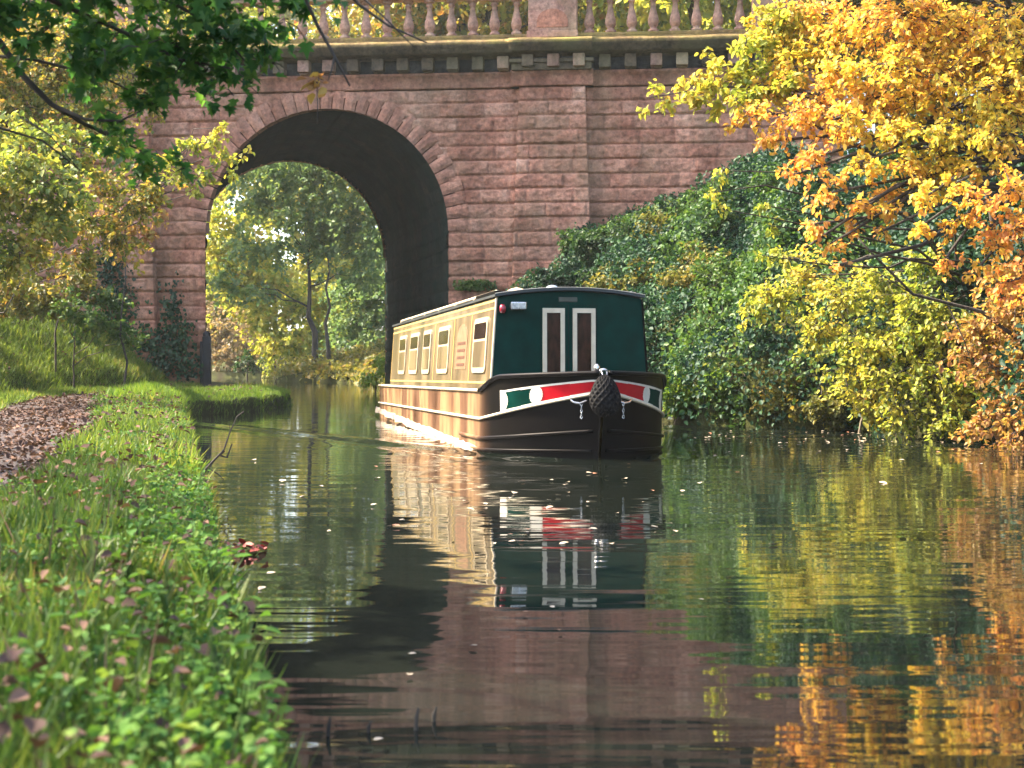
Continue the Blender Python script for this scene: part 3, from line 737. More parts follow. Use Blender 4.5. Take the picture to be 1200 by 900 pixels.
# cabin
CB, CT, CZ0, CZ1, CL = 0.92, 0.848, 0.69, 1.74, 9.9
hb_ = lambda z: CB + (CT-CB)*(z-CZ0)/(CZ1-CZ0)
def roof_z(b_): return CZ1 + 0.075*(1-(b_/CT)**2)
nb = 15; bs = np.linspace(-CT, CT, nb)
sec = [(-CB, CZ0), ] + [(b_, roof_z(b_)) for b_ in bs] + [(CB, CZ0)]
mb = MB(); k = len(sec)
mb.add([L3(-CL, b_, z) for b_, z in sec] + [L3(-0.02, b_, z) for b_, z in sec], [tuple(range(k))])
fs = [(i, i+1, k+i+1, k+i) for i in range(1, k-2)]
mb.f += fs
cabin = mb.build('cabin', m_roof, boat)
for sd in (-1, 1):
    mb = MB(); mb.add([L3(0, sd*CB, CZ0), L3(-CL, sd*CB, CZ0), L3(-CL, sd*CT, CZ1), L3(0, sd*CT, CZ1)], [(0, 1, 2, 3) if sd < 0 else (3, 2, 1, 0)])
    mb.build('cabin_side', m_side, boat)
mb = MB(); mb.add([L3(0.0, b_, z) for b_, z in sec] + [L3(-0.03, b_, z) for b_, z in sec], [tuple(range(k))[::-1]] + [(i, (i+1) % k, k+(i+1) % k, k+i) for i in range(k)])
front = mb.build('front_bulkhead', m_green, boat)
# roof edge: cambered sheet with an overhang, handrails
mb = MB(); bw = np.linspace(-CT-0.025, CT+0.025, 17)
up_ = [(b_, CZ1+0.012+0.078*(1-(b_/(CT+.025))**2)) for b_ in bw]
pts = [L3(a_, b_, z+dz_) for a_ in (0.05, -CL-0.05) for dz_ in (0.0, 0.03) for b_, z in up_]
fs = []
for i in range(16):
    fs += [(i, i+1, 17+i+1, 17+i), (34+i+1, 34+i, 51+i, 51+i+1), (17+i, 17+i+1, 51+i+1, 51+i), (i+1, i, 34+i, 34+i+1)]
fs += [(0, 17, 51, 34), (16, 50, 67, 33)]
mb.add(pts, fs); roof = mb.build('roof', m_roof, boat)
mb = MB(); mb.tube([L3(0.056, b_, z+0.032) for b_, z in up_], 0.005, 6); mb.build('roof_trim', simple('grey_trim_paint', (0.22, 0.22, 0.2), 0.5), boat)
for sd in (-1, 1):
    mb = MB(); mb.tube([L3(-0.2-i*0.5, sd*0.80, CZ1+0.075+0.012) for i in range(19)], 0.016, 6)
    for i in range(0, 19, 3): mb.box(sd*0.80-0.012, sd*0.80+0.012, 0.2+i*0.5-.03, 0.2+i*0.5+.03, CZ1+0.01, CZ1+0.085)
    mb.build('roof_handrail', m_cream if sd < 0 else m_roof, roof)
def side_rect(mb, sd, a0, a1, z0, z1, off0, off1, chamf=0.0, n_=5):
    """a slab on the cabin side between a0 and a1 (metres aft of the front)"""
    if chamf <= 0: loop = [(a0, z0), (a1, z0), (a1, z1), (a0, z1)]
    else:
        loop = []
        for cx, cz, st in ((a0+chamf, z0+chamf, 180), (a1-chamf, z0+chamf, 270), (a1-chamf, z1-chamf, 0), (a0+chamf, z1-chamf, 90)):
            for i in range(n_+1):
                t_ = rad(st+90*i/n_); loop.append((cx+chamf*math.cos(t_), cz+chamf*math.sin(t_)))
    k_ = len(loop)
    pts = [L3(-a_, sd*(hb_(z)+off1), z) for a_, z in loop] + [L3(-a_, sd*(hb_(z)+off0), z) for a_, z in loop]
    mb.add(pts, [tuple(range(k_)) if sd > 0 else tuple(range(k_))[::-1]] + [(i, (i+1) % k_, k_+(i+1) % k_, k_+i) for i in range(k_)])
WIN = [(0.36, 1.27), (3.2, 4.2), (4.95, 5.75), (6.3, 7.3), (7.85, 8.75)]
for sd in (-1, 1):
    for (z0, z1) in ((0.775, 0.80), (1.615, 1.64), (1.70, 1.725)):
        mb = MB(); side_rect(mb, sd, 0.03, CL-0.03, z0, z1, 0, 0.004); mb.build('coach_line', m_gold, boat)
    for a0 in (0.03, 1.52, 2.86, 4.6, CL-0.06):
        mb = MB(); side_rect(mb, sd, a0, a0+0.028, 0.803, 1.612, 0, 0.004); mb.build('coach_line', m_gold, boat)
    for a0, a1 in WIN:
        mb = MB(); side_rect(mb, sd, a0, a1, 0.90, 1.545, 0, 0.018, 0.09)
        fr = mb.build('window', m_frame, boat)
        mb = MB(); side_rect(mb, sd, a0+0.065, a1-0.065, 1.30, 1.485, 0.010, 0.022, 0.03); mb.build('pane', m_glass, fr)
        mb = MB(); side_rect(mb, sd, a0+0.065, a1-0.065, 0.965, 1.27, 0.010, 0.022, 0.03); mb.build('pane', m_side, fr)  # lower pane's tan is a reflection put into its colour
    # painted arched panel with rows of scrollwork
    mb = MB(); loop = [(1.78, 0.95), (2.62, 0.95), (2.62, 1.30)] + [(2.2+0.42*math.cos(rad(x)), 1.30+0.22*math.sin(rad(x))) for x in range(15, 166, 15)] + [(1.78, 1.30)]
    k_ = len(loop); mb.add([L3(-a_, sd*(hb_(z)+0.005), z) for a_, z in loop] + [L3(-a_, sd*hb_(z), z) for a_, z in loop], [tuple(range(k_)) if sd > 0 else tuple(range(k_))[::-1]] + [(i, (i+1) % k_, k_+(i+1) % k_, k_+i) for i in range(k_)])
    em = mb.build('painted_panel', simple('pink_brown_paint', (0.22, 0.12, 0.065), 0.45, 0, 0.3, 9), boat)
    mb = MB()
    for zr in (0.99, 1.08, 1.17, 1.26):
        side_rect(mb, sd, 1.90, 2.50, zr, zr+0.035, 0.004, 0.009, 0.015)
    mb.build('scrollwork', simple('brown_paint', (0.09, 0.04, 0.022), 0.5), em)
# front doors with tall cream-framed windows
for bc, hw in ((-0.192, 0.128), (0.163, 0.132)):
    mb = MB(); z0, z1 = 0.72, 1.628; iw = 0.068 if bc < 0 else 0.072; zi = 1.575
    for x0, x1, za, zb_ in ((bc-hw, bc-iw-.012, z0, z1), (bc+iw+.012, bc+hw, z0, z1), (bc-iw-.0118, bc+iw+.0118, zi, z1), (bc-iw-.0118, bc+iw+.0118, z0, z0+0.06)):
        mb.box(x0, x1, -0.024, 0.004, za, zb_)
    fr = mb.build('door_window', m_cream, boat)
    mb = MB(); mb.box(bc-iw-.013, bc+iw+.013, -0.006, 0.003, z0+0.055, zi+0.004); mb.build('pane', m_curt, fr)
mb = MB(); mb.box(-0.345, -0.341, -0.003, 0.002, 0.72, 1.66); mb.box(-0.0165, -0.0125, -0.004, 0.002, 0.72, 1.66); mb.box(0.31, 0.314, -0.003, 0.002, 0.72, 1.66); mb.box(-0.341, 0.31, -0.003, 0.002, 1.66, 1.664)
mb.build('door_seam', m_black, boat)
# edge strips of the front
for sd in (-1, 1):
    mb = MB(); mb.tube([L3(0.004, sd*(CB+0.0), CZ0), L3(0.004, sd*(CT+0.0), CZ1)], 0.012, 6); mb.build('corner_trim', m_cream if sd < 0 else m_black, boat)
# headlamp, navigation lamp, plate
mb = MB(); mb.box(-0.70, -0.515, -0.09, -0.004, 1.60, 1.695); hl = mb.build('headlamp', m_steel, boat, bevel=0.018)
mb = MB(); mb.box(-0.688, -0.61, -0.1, -0.088, 1.612, 1.683); mb.box(-0.603, -0.527, -0.1, -0.088, 1.612, 1.683)
mb.build('lens', simple('lamp_lens', (0.5, 0.5, 0.46), 0.1, 0, 0.5, 30), hl, bevel=0.01)
mb = MB(); mb.lathe([(0, .026), (.03, .038), (.07, .038), (.10, .02)], 12, (-0.785, -0.045, 1.565)); mb.box(-0.80, -0.77, -0.03, 0.0, 1.57, 1.6)
mb.build('navigation_lamp', simple('red_lamp_glass', (0.25, 0.012, 0.02), 0.15, 0, 0.2, 9, coat=0.5), boat, smooth=True)
mb = MB(); mb.box(-0.13, 0.085, -0.012, 0.004, 1.70, 1.752); mb.build('vent_plate', simple('dull_brass', (0.06, 0.065, 0.05), 0.4, 0.5), boat, bevel=0.004)
# roof fittings
def mushroom(b_, a_, r_, mat, z=1.80):
    mb = MB(); mb.lathe([(0, r_*.55), (.045, r_*.55), (.05, r_), (.075, r_*.95), (.10, r_*.55), (.108, r_*.1)], 18, L3(a_, b_, z)); mb.build('mushroom_vent', mat, boat, smooth=True)
mushroom(-0.09, -0.5, 0.085, m_steel, 1.815); mushroom(0.05, -4.2, 0.085, m_steel, 1.815); mushroom(0.0, -7.5, 0.085, m_steel, 1.815)
mb = MB(); mb.lathe([(0, .16), (.03, .165), (.07, .13), (.10, .07), (.115, .01)], 20, L3(-0.75, -0.46, 1.79)); mb.build('coiled_rope', simple('beige_rope', (0.45, 0.32, 0.2), 0.8, 0, 0.35, 30, bumpd=0.02), boat, smooth=True)
mb = MB(); mb.tube([L3(-0.25, 0.64, 1.80), L3(-0.25, 0.80, 1.785)], [0.03, 0.025], 8); mb.box(0.76, 0.83, 0.2, 0.3, 1.77, 1.83)
mb.build('horn', m_white, boat, smooth=False)
mb = MB(); mb.box(-0.84, -0.60, 0.15, 1.4, 1.80, 1.83); mb.build('boat_pole', m_black, boat)
# bow: T-stud, shackle, rope fender, hooks with chain ends
za = 0.88
mb = MB(); mb.lathe([(0, .03), (.09, .024), (.10, .032), (.13, .036), (.155, .02), (.165, .004)], 12, L3(1.28, -0.02, za-0.06)); mb.build('mooring_stud', m_steel, boat, smooth=True)
mb = MB(); mb.tube([L3(1.44+0.05*math.sin(t_), 0.055*math.cos(t_), za-0.02+0.065*math.sin(t_)) for t_ in np.linspace(-0.4, math.pi+0.4, 12)], 0.014, 7)
mb.tube([L3(1.50, -0.03, za+0.02), L3(1.54, 0.0, za-0.07)], 0.012, 6); mb.tube([L3(1.50, 0.03, za+0.02), L3(1.55, 0.01, za-0.07)], 0.012, 6)
mb.build('bow_shackle', m_steel, boat, smooth=True)
fu = np.linspace(0, 2*math.pi, 141); fv = np.linspace(0, math.pi, 91)
FU, FV = np.meshgrid(fu, fv, indexing='ij')
weave = np.maximum(np.sin(FU*13+FV*17), np.sin(FU*13-FV*17))
rr_ = 1 + 0.07*weave
zt = np.cos(FV); prof_ = np.sin(FV)*(1.0 - 0.25*zt)
G = np.stack([0.152*prof_*np.cos(FU)*rr_, -(1.54+0.0*FV+0.115*prof_*np.sin(FU)*rr_) + 0.02*zt, 0.655 + 0.215*zt*(1+0.03*weave)], -1)
link('bow_fender', grid_mesh('bow_fender', G, None, True), simple('tarred_rope', (0.006, 0.0055, 0.0055), 0.7, 0, 0.6, 40, spec=0.12, bumpd=0.006), boat)
for sd in (-1, 1):
    mb = MB(); mb.tube([L3(1.42, sd*0.17, 0.60), L3(1.43, sd*0.24, 0.575), L3(1.40, sd*0.30, 0.585), L3(1.37, sd*0.325, 0.61)], 0.011, 6)
    for i in range(5):
        z0 = 0.565-0.033*i
        mb.tube([L3(1.425+(0.008 if i % 2 else 0)*math.cos(t_), sd*0.225+(0.0 if i % 2 else 0.010)*math.cos(t_), z0+0.018*math.sin(t_)) for t_ in np.linspace(0, 2*math.pi, 9)], 0.0045, 5, False)
    mb.build('fender_chain', m_steel, boat)
# stern: tiller and rear deck rail
mb = MB(); mb.tube([L3(-11.3, 0, 0.6), L3(-11.35, 0, 1.15), L3(-11.2, 0, 1.28), L3(-10.4, 0, 1.34)], 0.02, 8); mb.build('tiller', m_steel, boat, smooth=True)

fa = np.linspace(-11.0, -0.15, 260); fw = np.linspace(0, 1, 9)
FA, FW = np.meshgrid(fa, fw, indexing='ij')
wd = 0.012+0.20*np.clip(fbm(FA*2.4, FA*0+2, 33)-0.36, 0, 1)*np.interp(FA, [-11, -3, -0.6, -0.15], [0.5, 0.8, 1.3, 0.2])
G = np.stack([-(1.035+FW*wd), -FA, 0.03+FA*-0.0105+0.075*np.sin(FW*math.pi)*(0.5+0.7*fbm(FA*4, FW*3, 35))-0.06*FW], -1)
m_glint = simple('hull_glint_strip', (0.5, 0.4, 0.3), 0.3, 0, 0.5, 14, spec=0.6, mapscale=(1, 0.3, 1))  # sun glint on the wave crest, put into a pale colour
tag(link('hull_glint_strip', grid_mesh('hull_glint_strip', G, None, True), m_glint), 'pale strip coloured as sun glint on the wave along the hull', 'glint', kind='stuff')
bpy.data.objects['hull_glint_strip'].matrix_world = __import__('mathutils').Matrix.Translation((BO[0], BO[1], 0)) @ __import__('mathutils').Matrix.Rotation(BA, 4, 'Z')

# ------------------------------------------------------------------ vegetation: right bank
face_y = lambda x: 34.0 - 0.0995*(x+4.36)
def ground_cover(name, label, cat, mat, x0, x1, y0, y1, n_, leaf, lump, keep_fn, wr=0.8, base_h=0.05, up=0.6, lumpscale=0.75, seed=71):
    x = R.uniform(x0, x1, n_); y = R.uniform(y0, y1, n_); k = keep_fn(x, y); x, y = x[k], y[k]
    e = 0.08; z = terrain(x, y)
    nx = -(terrain(x+e, y)-terrain(x-e, y))/(2*e); ny = -(terrain(x, y+e)-terrain(x, y-e))/(2*e)
    nv = unit(np.stack([nx, ny, np.ones_like(nx)], -1))
    lf = sstep(0.32, 0.72, fbm(x*lumpscale, y*lumpscale, seed, 4))*lump + base_h
    hh_ = lf*R.uniform(0.25, 1.0, len(x))**0.5
    C = np.stack([x, y, z], -1) + nv*hh_[:, None]
    D = unit(R.normal(size=C.shape) + np.array([-0.3, -0.3, -0.5]) + nv*0.3)
    N = unit(nv*1.0 + R.normal(size=C.shape)*up)
    o = link(name, leaf_mesh(name, C, D, N, leaf*R.uniform(0.55, 1.3, len(C)), wr), mat)
    return tag(o, label, cat, kind='stuff')
ground_cover('ivy_ground_cover', 'dark glossy ivy and bramble covering the steep right bank up to the bridge wall', 'ivy', IVY, -1.5, 11, 13, 34.5, 280000, 0.086, 1.25,
             lambda x, y: (x > fx(XR, y)+0.1) & (y < face_y(x)-0.12) & (x < fx(XR, y)+9.5) & (x/y < 0.42))
ground_cover('bramble_cover', 'yellow green bramble sprays scattered over the ivy on the right bank', 'brambles', BRM, -1.5, 10, 15, 34.0, 120000, 0.085, 0.85,
             lambda x, y: (x > fx(XR, y)+0.2) & (y < face_y(x)-0.3) & (x < fx(XR, y)+7.5) & (x/y < 0.42) & (fbm(x*0.55+3, y*0.55, 77, 4) > 0.53), base_h=0.25, up=0.9, seed=72)
def G_(x, y): return (x, y, float(terrain(np.array([x]), np.array([y]))[0]))
def ball(c, r, k, cr, flat=0.8):
    """k clumps spread through an uneven crown"""
    d = unit(R.normal(size=(k, 3)))*(R.uniform(0.25, 1.0, k)**0.6)[:, None]*np.array(r)
    return [(c[0]+q[0], c[1]+q[1], c[2]+q[2], cr*R.uniform(0.6, 1.25)) for q in d]
# bushes that stand out of the ivy
BUSH = [(705, 290, 31, 0.75, 'dark green bramble mound against the bridge wall right of the pilaster', DKG),
        (765, 262, 31.5, 0.6, 'dark green bramble mound highest up the bridge wall', DKG),
        (655, 325, 30, 0.6, 'dark green ivy mound above the left half of the boat roof', IVY),
        (830, 250, 28, 0.8, 'mid green bramble bush high on the right slope under the yellow sprig', GRN),
        (800, 320, 26, 0.7, 'mid green bramble bush halfway up the slope right of the boat roof', OLV),
        (870, 330, 25, 0.8, 'mid green bramble bush on the middle of the right slope', GRN),
        (825, 445, 23.5, 0.5, 'bright green nettle clump at the water just right of the boat', BGR),
        (795, 470, 23.6, 0.35, 'small bright green clump at the waterline touching the boat bow', BGR),
        (870, 475, 23.0, 0.45, 'green leafy clump at the water right of the bright nettles', GRN),
        (925, 470, 22.4, 0.5, 'olive and rust coloured shrub overhanging the right waterline', OLV),
        (985, 480, 21.6, 0.5, 'brownish olive shrub beside the pale bare stick', OLV),
        (850, 400, 24.0, 0.6, 'dark green bush above the bright nettles at the water', DKG),
        (1010, 250, 24, 1.0, 'dark green bush behind the hanging yellow branches', DKG),
        (1130, 290, 22, 0.9, 'dark green bush in the shade behind the autumn tree trunk', DKG),
        (745, 330, 27.5, 0.6, 'pale olive bramble patch just above the right end of the boat roof', OLV),
        (790, 275, 29, 0.6, 'yellowish bramble patch in the middle of the upper right slope', OLV),
        (700, 345, 28, 0.5, 'dark bramble mound behind the top of the boat cabin', DKG),
        (880, 235, 29.5, 0.7, 'dark green bush near the wall below the long yellow sprig', DKG),
        (900, 400, 23.5, 0.6, 'dark blue green bush between the lime tree and the bright nettles', IVY),
        (770, 400, 25.5, 0.6, 'dark green bramble mound right beside the boat cabin', IVY),
        (1060, 205, 25, 1.0, 'shaded green bush showing through gaps of the golden tree', GRN),
        (940, 240, 26, 0.9, 'deep green bush on the slope behind the yellow leaves', GRN)]
for px, py, D_, r_, lab, mt in BUSH:
    c = P(px, py, D_); g = G_(c[0], c[1]+0.4)
    plant('bush', lab, 'bush', ball(c, (r_*1.3, r_*0.9, r_*0.75), 14, r_*0.42), 0.078, mt, g, height=max(0.3, c[2]-g[2]), trunk_r=0.03, density=3600, wr=0.75, twig_r=0.003, tw_every=3, parts=('stems', 'foliage'))

# autumn tree overhanging from the right
T1 = [(1040,225,16,.25),(1100,180,15.6,.35),(1140,195,15.3,.3),(1060,120,15.9,.45),(1020,115,16,.4),(1150,130,15.4,.4),(1150,60,15.6,.5),(1195,60,15.3,.5),(1085,60,15.9,.5),(960,120,16.4,.4),(965,50,16.7,.45),(920,60,16.9,.35),(1120,260,15.2,.2),(1160,265,14.9,.25),(1050,245,15.6,.16),(1195,310,14.7,.25),(1000,265,15.6,.16),(1110,300,15,.16),(1180,330,14.7,.2),(1150,310,14.9,.16),(1035,270,15.5,.12),(985,310,15.5,.1),(1195,350,14.6,.2),(1090,205,15.6,.3),(1170,130,15.2,.4),(905,30,17,.4),(950,15,17,.5),(1000,25,16.5,.6),(1060,15,16,.6),(1120,30,16,.65),(1180,25,15.5,.65),(1240,60,15.5,.8),
      (925,80,16.7,.42),(985,85,16.3,.5),(1045,80,15.8,.5),(1110,95,15.6,.5),(1175,100,15.2,.5),
      (895,105,16.8,.33),
      (880,130,16.5,.28),(930,135,16.2,.42),(990,140,15.8,.42),(1050,150,15.6,.42),(1110,150,15.3,.35),(1170,160,15,.35),
      (900,165,16.6,.2),(950,185,15.8,.3),(1005,190,15.6,.28),(1060,190,15.4,.25),(975,225,15.6,.27),(930,205,15.9,.18),(955,262,15.5,.2),(975,285,15.5,.15),(1010,240,15.5,.22),(945,290,15.5,.08),
      (1085,230,15,.25),(1120,215,15,.22),(1150,240,14.8,.25),(1190,215,14.6,.3),(1195,265,14.6,.28),(1170,290,14.8,.2),(1080,265,15,.16)]
TOPC = [(x, y, d, r) for x in range(900, 1400, 70) for y in (-70, -170, -260) for d, r in ((16+random.uniform(-1.5, 1.5), 0.45),)]
at_ = plant('autumn_tree', 'golden yellow autumn tree leaning over the water from the right', 'tree', [(x, y, z, r*0.82) for x, y, z, r in px_clumps(T1+TOPC)], 0.068, YEL, G_(8.6, 17.5), height=7.5, trunk_r=0.16, density=3500, wr=0.75, droop=0.4, flat=0.55, lean=(-2.6, -1.2), twig_r=0.004)
TIP = [(862,90,16.9,.2),(835,78,16.9,.13),(832,105,16.8,.17),(805,112,16.9,.14),(780,118,17,.11),(762,104,17,.07),(757,126,17,.06),(828,60,17,.07),(845,120,16.9,.14),(815,92,16.9,.1),(880,80,16.8,.2),(880,110,16.7,.22),(890,50,16.9,.25),(915,20,17,.3),(925,95,16.6,.2),(795,100,17,.09),(770,100,17,.06)]
cl = np.array(px_clumps(TIP)) - np.array([*at_.location, 0]); C, D, N, tw = sprays(cl, 4200, 0.085, flat=0.5, droop=0.3)
link('crown', leaf_mesh('crown', C, D, N, 0.085*R.uniform(0.6, 1.25, len(C)), 0.7), YGR, at_)
mb = MB()
for i, (a_, b_, c_) in enumerate(tw): mb.tube([a_, b_, c_], [0.006, 0.004, 0.002], 3, False)
mb.tube([P(x, y, d)-np.array(at_.location) for x, y, d in ((960,110,16.4),(900,100,16.7),(850,102,16.9),(800,108,17),(758,115,17))], [.03,.02,.014,.009,.004], 5)
mb.build('branch', M['bark'], at_)
mb_sprig = [(845,200,17.5,.10),(838,225,17.5,.12),(848,245,17.4,.08),(905,265,17.5,.12),(900,300,17.5,.1),(893,240,17.5,.1)]
T2 = [(905,340,20,.4),(940,325,20,.42),(985,345,19.5,.45),(1040,335,19.5,.5),(1085,310,19.3,.35),(1075,350,19,.5),(960,385,19.6,.4),(1010,395,19.2,.5),(1060,400,19,.55),(1110,385,18.8,.5),
      (1000,440,19.2,.4),(1045,445,18.9,.5),(1095,435,18.6,.55),(1060,485,18.7,.4),(1105,480,18.5,.45),(1015,475,19.2,.3),(1150,460,18.3,.4),(880,360,20.3,.25),(915,300,20.5,.25)]
plant('lime_yellow_tree', 'small lime and yellow leaved tree spreading low over the right waterline', 'tree', px_clumps(T2+mb_sprig), 0.075, YGR, G_(6.9, 19.6), height=2.9, trunk_r=0.07, density=3000, wr=0.72, droop=0.3, flat=0.5, lean=(-1.0, -0.3))
T3 = [(1150,390,18,.45),(1190,360,17.8,.5),(1200,420,17.6,.5),(1165,430,17.8,.4),(1190,475,17.3,.45),(1150,500,17.6,.3),(1200,510,17,.35),(1230,390,17.6,.6),(1240,470,17,.6),(1180,325,18,.3)]
plant('russet_bush', 'russet and orange bush at the water on the right edge', 'bush', px_clumps(T3), 0.075, BRO, G_(6.9, 17.8), height=1.9, trunk_r=0.05, density=3400, wr=0.7, parts=('stems', 'foliage'))
# trees that close the view at the top right, on the shoulder of the bank
def crown_tree(name, label, x, y, h, r, mat, leaf, k=38, dens=420, trunk=0.2, group=None, zc=0.62, bark='bark', sq=0.85):
    g = G_(x, y)
    cl = ball((x, y, g[2]+h*zc), (r, r, h*(1-zc)*1.02), k, r*0.36*sq)
    return plant(name, label, 'tree', cl, leaf, mat, g, height=h*0.86, trunk_r=trunk, density=dens, twig_r=0, wr=0.8, bark=bark, group=group)
crown_tree('tree', 'tall green tree on the bank top behind the right end of the bridge', 11, 38, 11, 4.2, MIX, 0.17, 46, 520)
crown_tree('tree', 'tall olive tree on the bank top behind the golden autumn tree', 13.5, 30, 10, 4.2, OLV, 0.16, 46, 560)
crown_tree('tree', 'dark green tree at the right edge behind the golden autumn tree', 12.5, 23, 8, 3.4, DKG, 0.14, 40, 650)
# trees behind the bridge, seen between the balusters
for i, (x, y, h, r, mt, lab) in enumerate([
        (6.5, 52, 17, 5.0, YGR, 'yellow green tree behind the balustrade right of the stone pedestal'),
        (-1.0, 55, 18, 5.0, MIX, 'mixed green and gold tree behind the balusters above the arch'),
        (-14.5, 60, 18, 5.5, YGR, 'bright yellow green tree behind the balustrade left of the arch crown'),
        (-16.5, 54, 16, 5.0, MIX, 'autumn tree behind the left end of the bridge'),
        (14.5, 58, 17, 5.5, GRN, 'green tree far behind the right end of the bridge'),
        (2.5, 66, 19, 5.5, YGR, 'pale yellow tree deep behind the stone pedestal'),
        (-5.5, 70, 20, 6, MIX, 'tall mixed tree deepest behind the balusters above the arch'),
        (10, 68, 19, 6, YGR, 'pale yellow tree deep behind the right half of the balustrade'),
        (-24, 50, 15, 5.0, OLV, 'olive tree far behind the left embankment')]):
    # crowns only well above the canal so that the arch stays open
    crown_tree('tree', lab, x, y, h, r, mt, 0.27, 50, 190, 0.3, 'tall trees behind the bridge', 0.77)
# trees seen through the arch
def arch_tree(name, label, lst, mt, base, leaf=0.26, dens=200, trunk_r=0.18, height=None, bark='bark', lean=(0, 0), cat='tree', twig=0.0):
    return plant(name, label, cat, px_clumps(lst), leaf, mt, base, height=height, trunk_r=trunk_r, density=dens, wr=0.8, twig_r=twig, bark=bark, lean=lean, droop=0.4, flat=0.5)
bp = lambda px, D_: (float(P(px, 0, D_)[0]), D_, 0.05)
arch_tree('drooping_tree', 'large green tree with twin dark trunks framed by the arch', [(330,215,76,1.7),(370,205,76,1.8),(410,230,75,1.7),(440,250,75,1.5),(350,250,75,1.6),(395,265,75,1.6),(430,290,75,1.6),(300,240,76,1.4),(285,285,76,1.2),(320,290,76,1.2),(365,285,76,1.1),(260,330,76,1.1),(300,340,76,1.0),(420,320,76,1.2),(340,180,76,2),(390,170,76,2),(300,190,77,2),(440,200,76,2)], AGR, bp(368, 76), trunk_r=0.22, height=7.0, dens=260, lean=(-0.35, 0))
mb_t = plant('slim_tree', 'slim dark leaning trunk right of the twin trunks in the arch', 'tree', px_clumps([(385,300,75,1.0),(400,250,75,1.2),(370,270,75,1.0)]), 0.25, AGR, bp(384, 75), height=6.5, trunk_r=0.14, density=200, twig_r=0)
arch_tree('golden_tree', 'golden leaved tree behind the twin trunks in the arch', [(265,250,88,2.2),(290,280,88,2.2),(270,320,88,2.0),(330,330,88,2.0),(350,360,88,2.0),(310,370,87,1.8),(380,350,88,1.8),(255,290,88,2),(345,400,87,1.7),(300,320,88,2),(370,390,87,1.5)], YGR, bp(322, 88), 0.3, 210, 0.07, 5)
arch_tree('background_tree', 'grey green bushy tree at the right side of the arch view', [(425,340,80,1.6),(440,370,80,1.6),(410,380,80,1.5),(430,405,79,1.4),(395,405,79,1.0),(455,330,80,1.6),(450,290,81,1.8),(405,340,81,1.4),(455,400,79,1.4)], AGR, bp(430, 80), 0.26, 280, 0.07, 4)
arch_tree('background_bush', 'pale brown bush by the far water at the left of the arch view', [(255,395,96,1.6),(275,385,96,1.7),(300,400,95,1.5),(265,415,95,1.2),(285,415,95,1.2),(248,370,97,1.7),(250,410,96,1.2)], TAN, bp(270, 96), 0.26, 210, 0.12, 2.5, cat='bush')
arch_tree('background_bush', 'yellow bush on the far bank left of the twin trunks', [(320,405,90,1.4),(345,415,90,1.2),(315,425,90,.9),(340,395,90,1.3),(360,420,89,.8)], YGR, bp(335, 90), 0.25, 230, 0.1, 1.5, cat='bush')
arch_tree('background_bush', 'dark green bush at the far water edge left of the twin trunks', [(285,424,88,.7),(297,428,88,.6),(292,418,88,.6)], DKG, bp(290, 88), 0.2, 320, 0.08, 0.6, cat='bush')
arch_tree('background_bush', 'dark low bush overhanging the water right of the twin trunks', [(395,428,78,.8),(415,430,78,.7),(430,425,78,.7),(375,430,80,.6)], OLV, bp(405, 79), 0.22, 320, 0.08, 0.6, cat='bush')
arch_tree('waterside_plant', 'bright green plant at the foot of the arch behind the boat stern', [(436,440,50,.35),(442,430,50,.35),(447,420,50.5,.4),(430,447,49.5,.25)], BGR, bp(440, 50), 0.14, 900, 0.04, 0.6, cat='plant')
ground_cover('bank_undergrowth', 'low mixed undergrowth on the far bank seen through the arch', 'undergrowth', OLV, -14, -4, 60, 93, 26000, 0.22, 0.9, lambda x, y: x > fx(XR, y)-0.1, base_h=0.1, seed=75)
# far wood that closes the arch view
def far_wood(name, label, y, x0, x1, z1, mat, n_, leaf, nc=90):
    cl = []
    for i in range(nc):
        x = R.uniform(x0, x1); z = R.uniform(0.5, z1); cl.append((x, y+R.uniform(-4, 4), z, R.uniform(1.6, 2.8)))
    C, D, N, _ = sprays(np.array(cl), n_, leaf)
    return tag(link(name, leaf_mesh(name, C, D, N, leaf*R.uniform(.6, 1.3, len(C)), .8), mat), label, 'wood', kind='stuff')
far_wood('far_wood', 'hazy far wood of gold and green closing the view through the arch', 112, -34, 2, 18, YGR, 110, 0.42)
far_wood('far_wood', 'far green wood beyond the golden trees', 122, -40, 34, 40, YGR, 110, 0.5, 220)
far_wood('far_wood', 'distant wood on the left beyond the embankment', 75, -48, -22, 20, OLV, 90, 0.42)

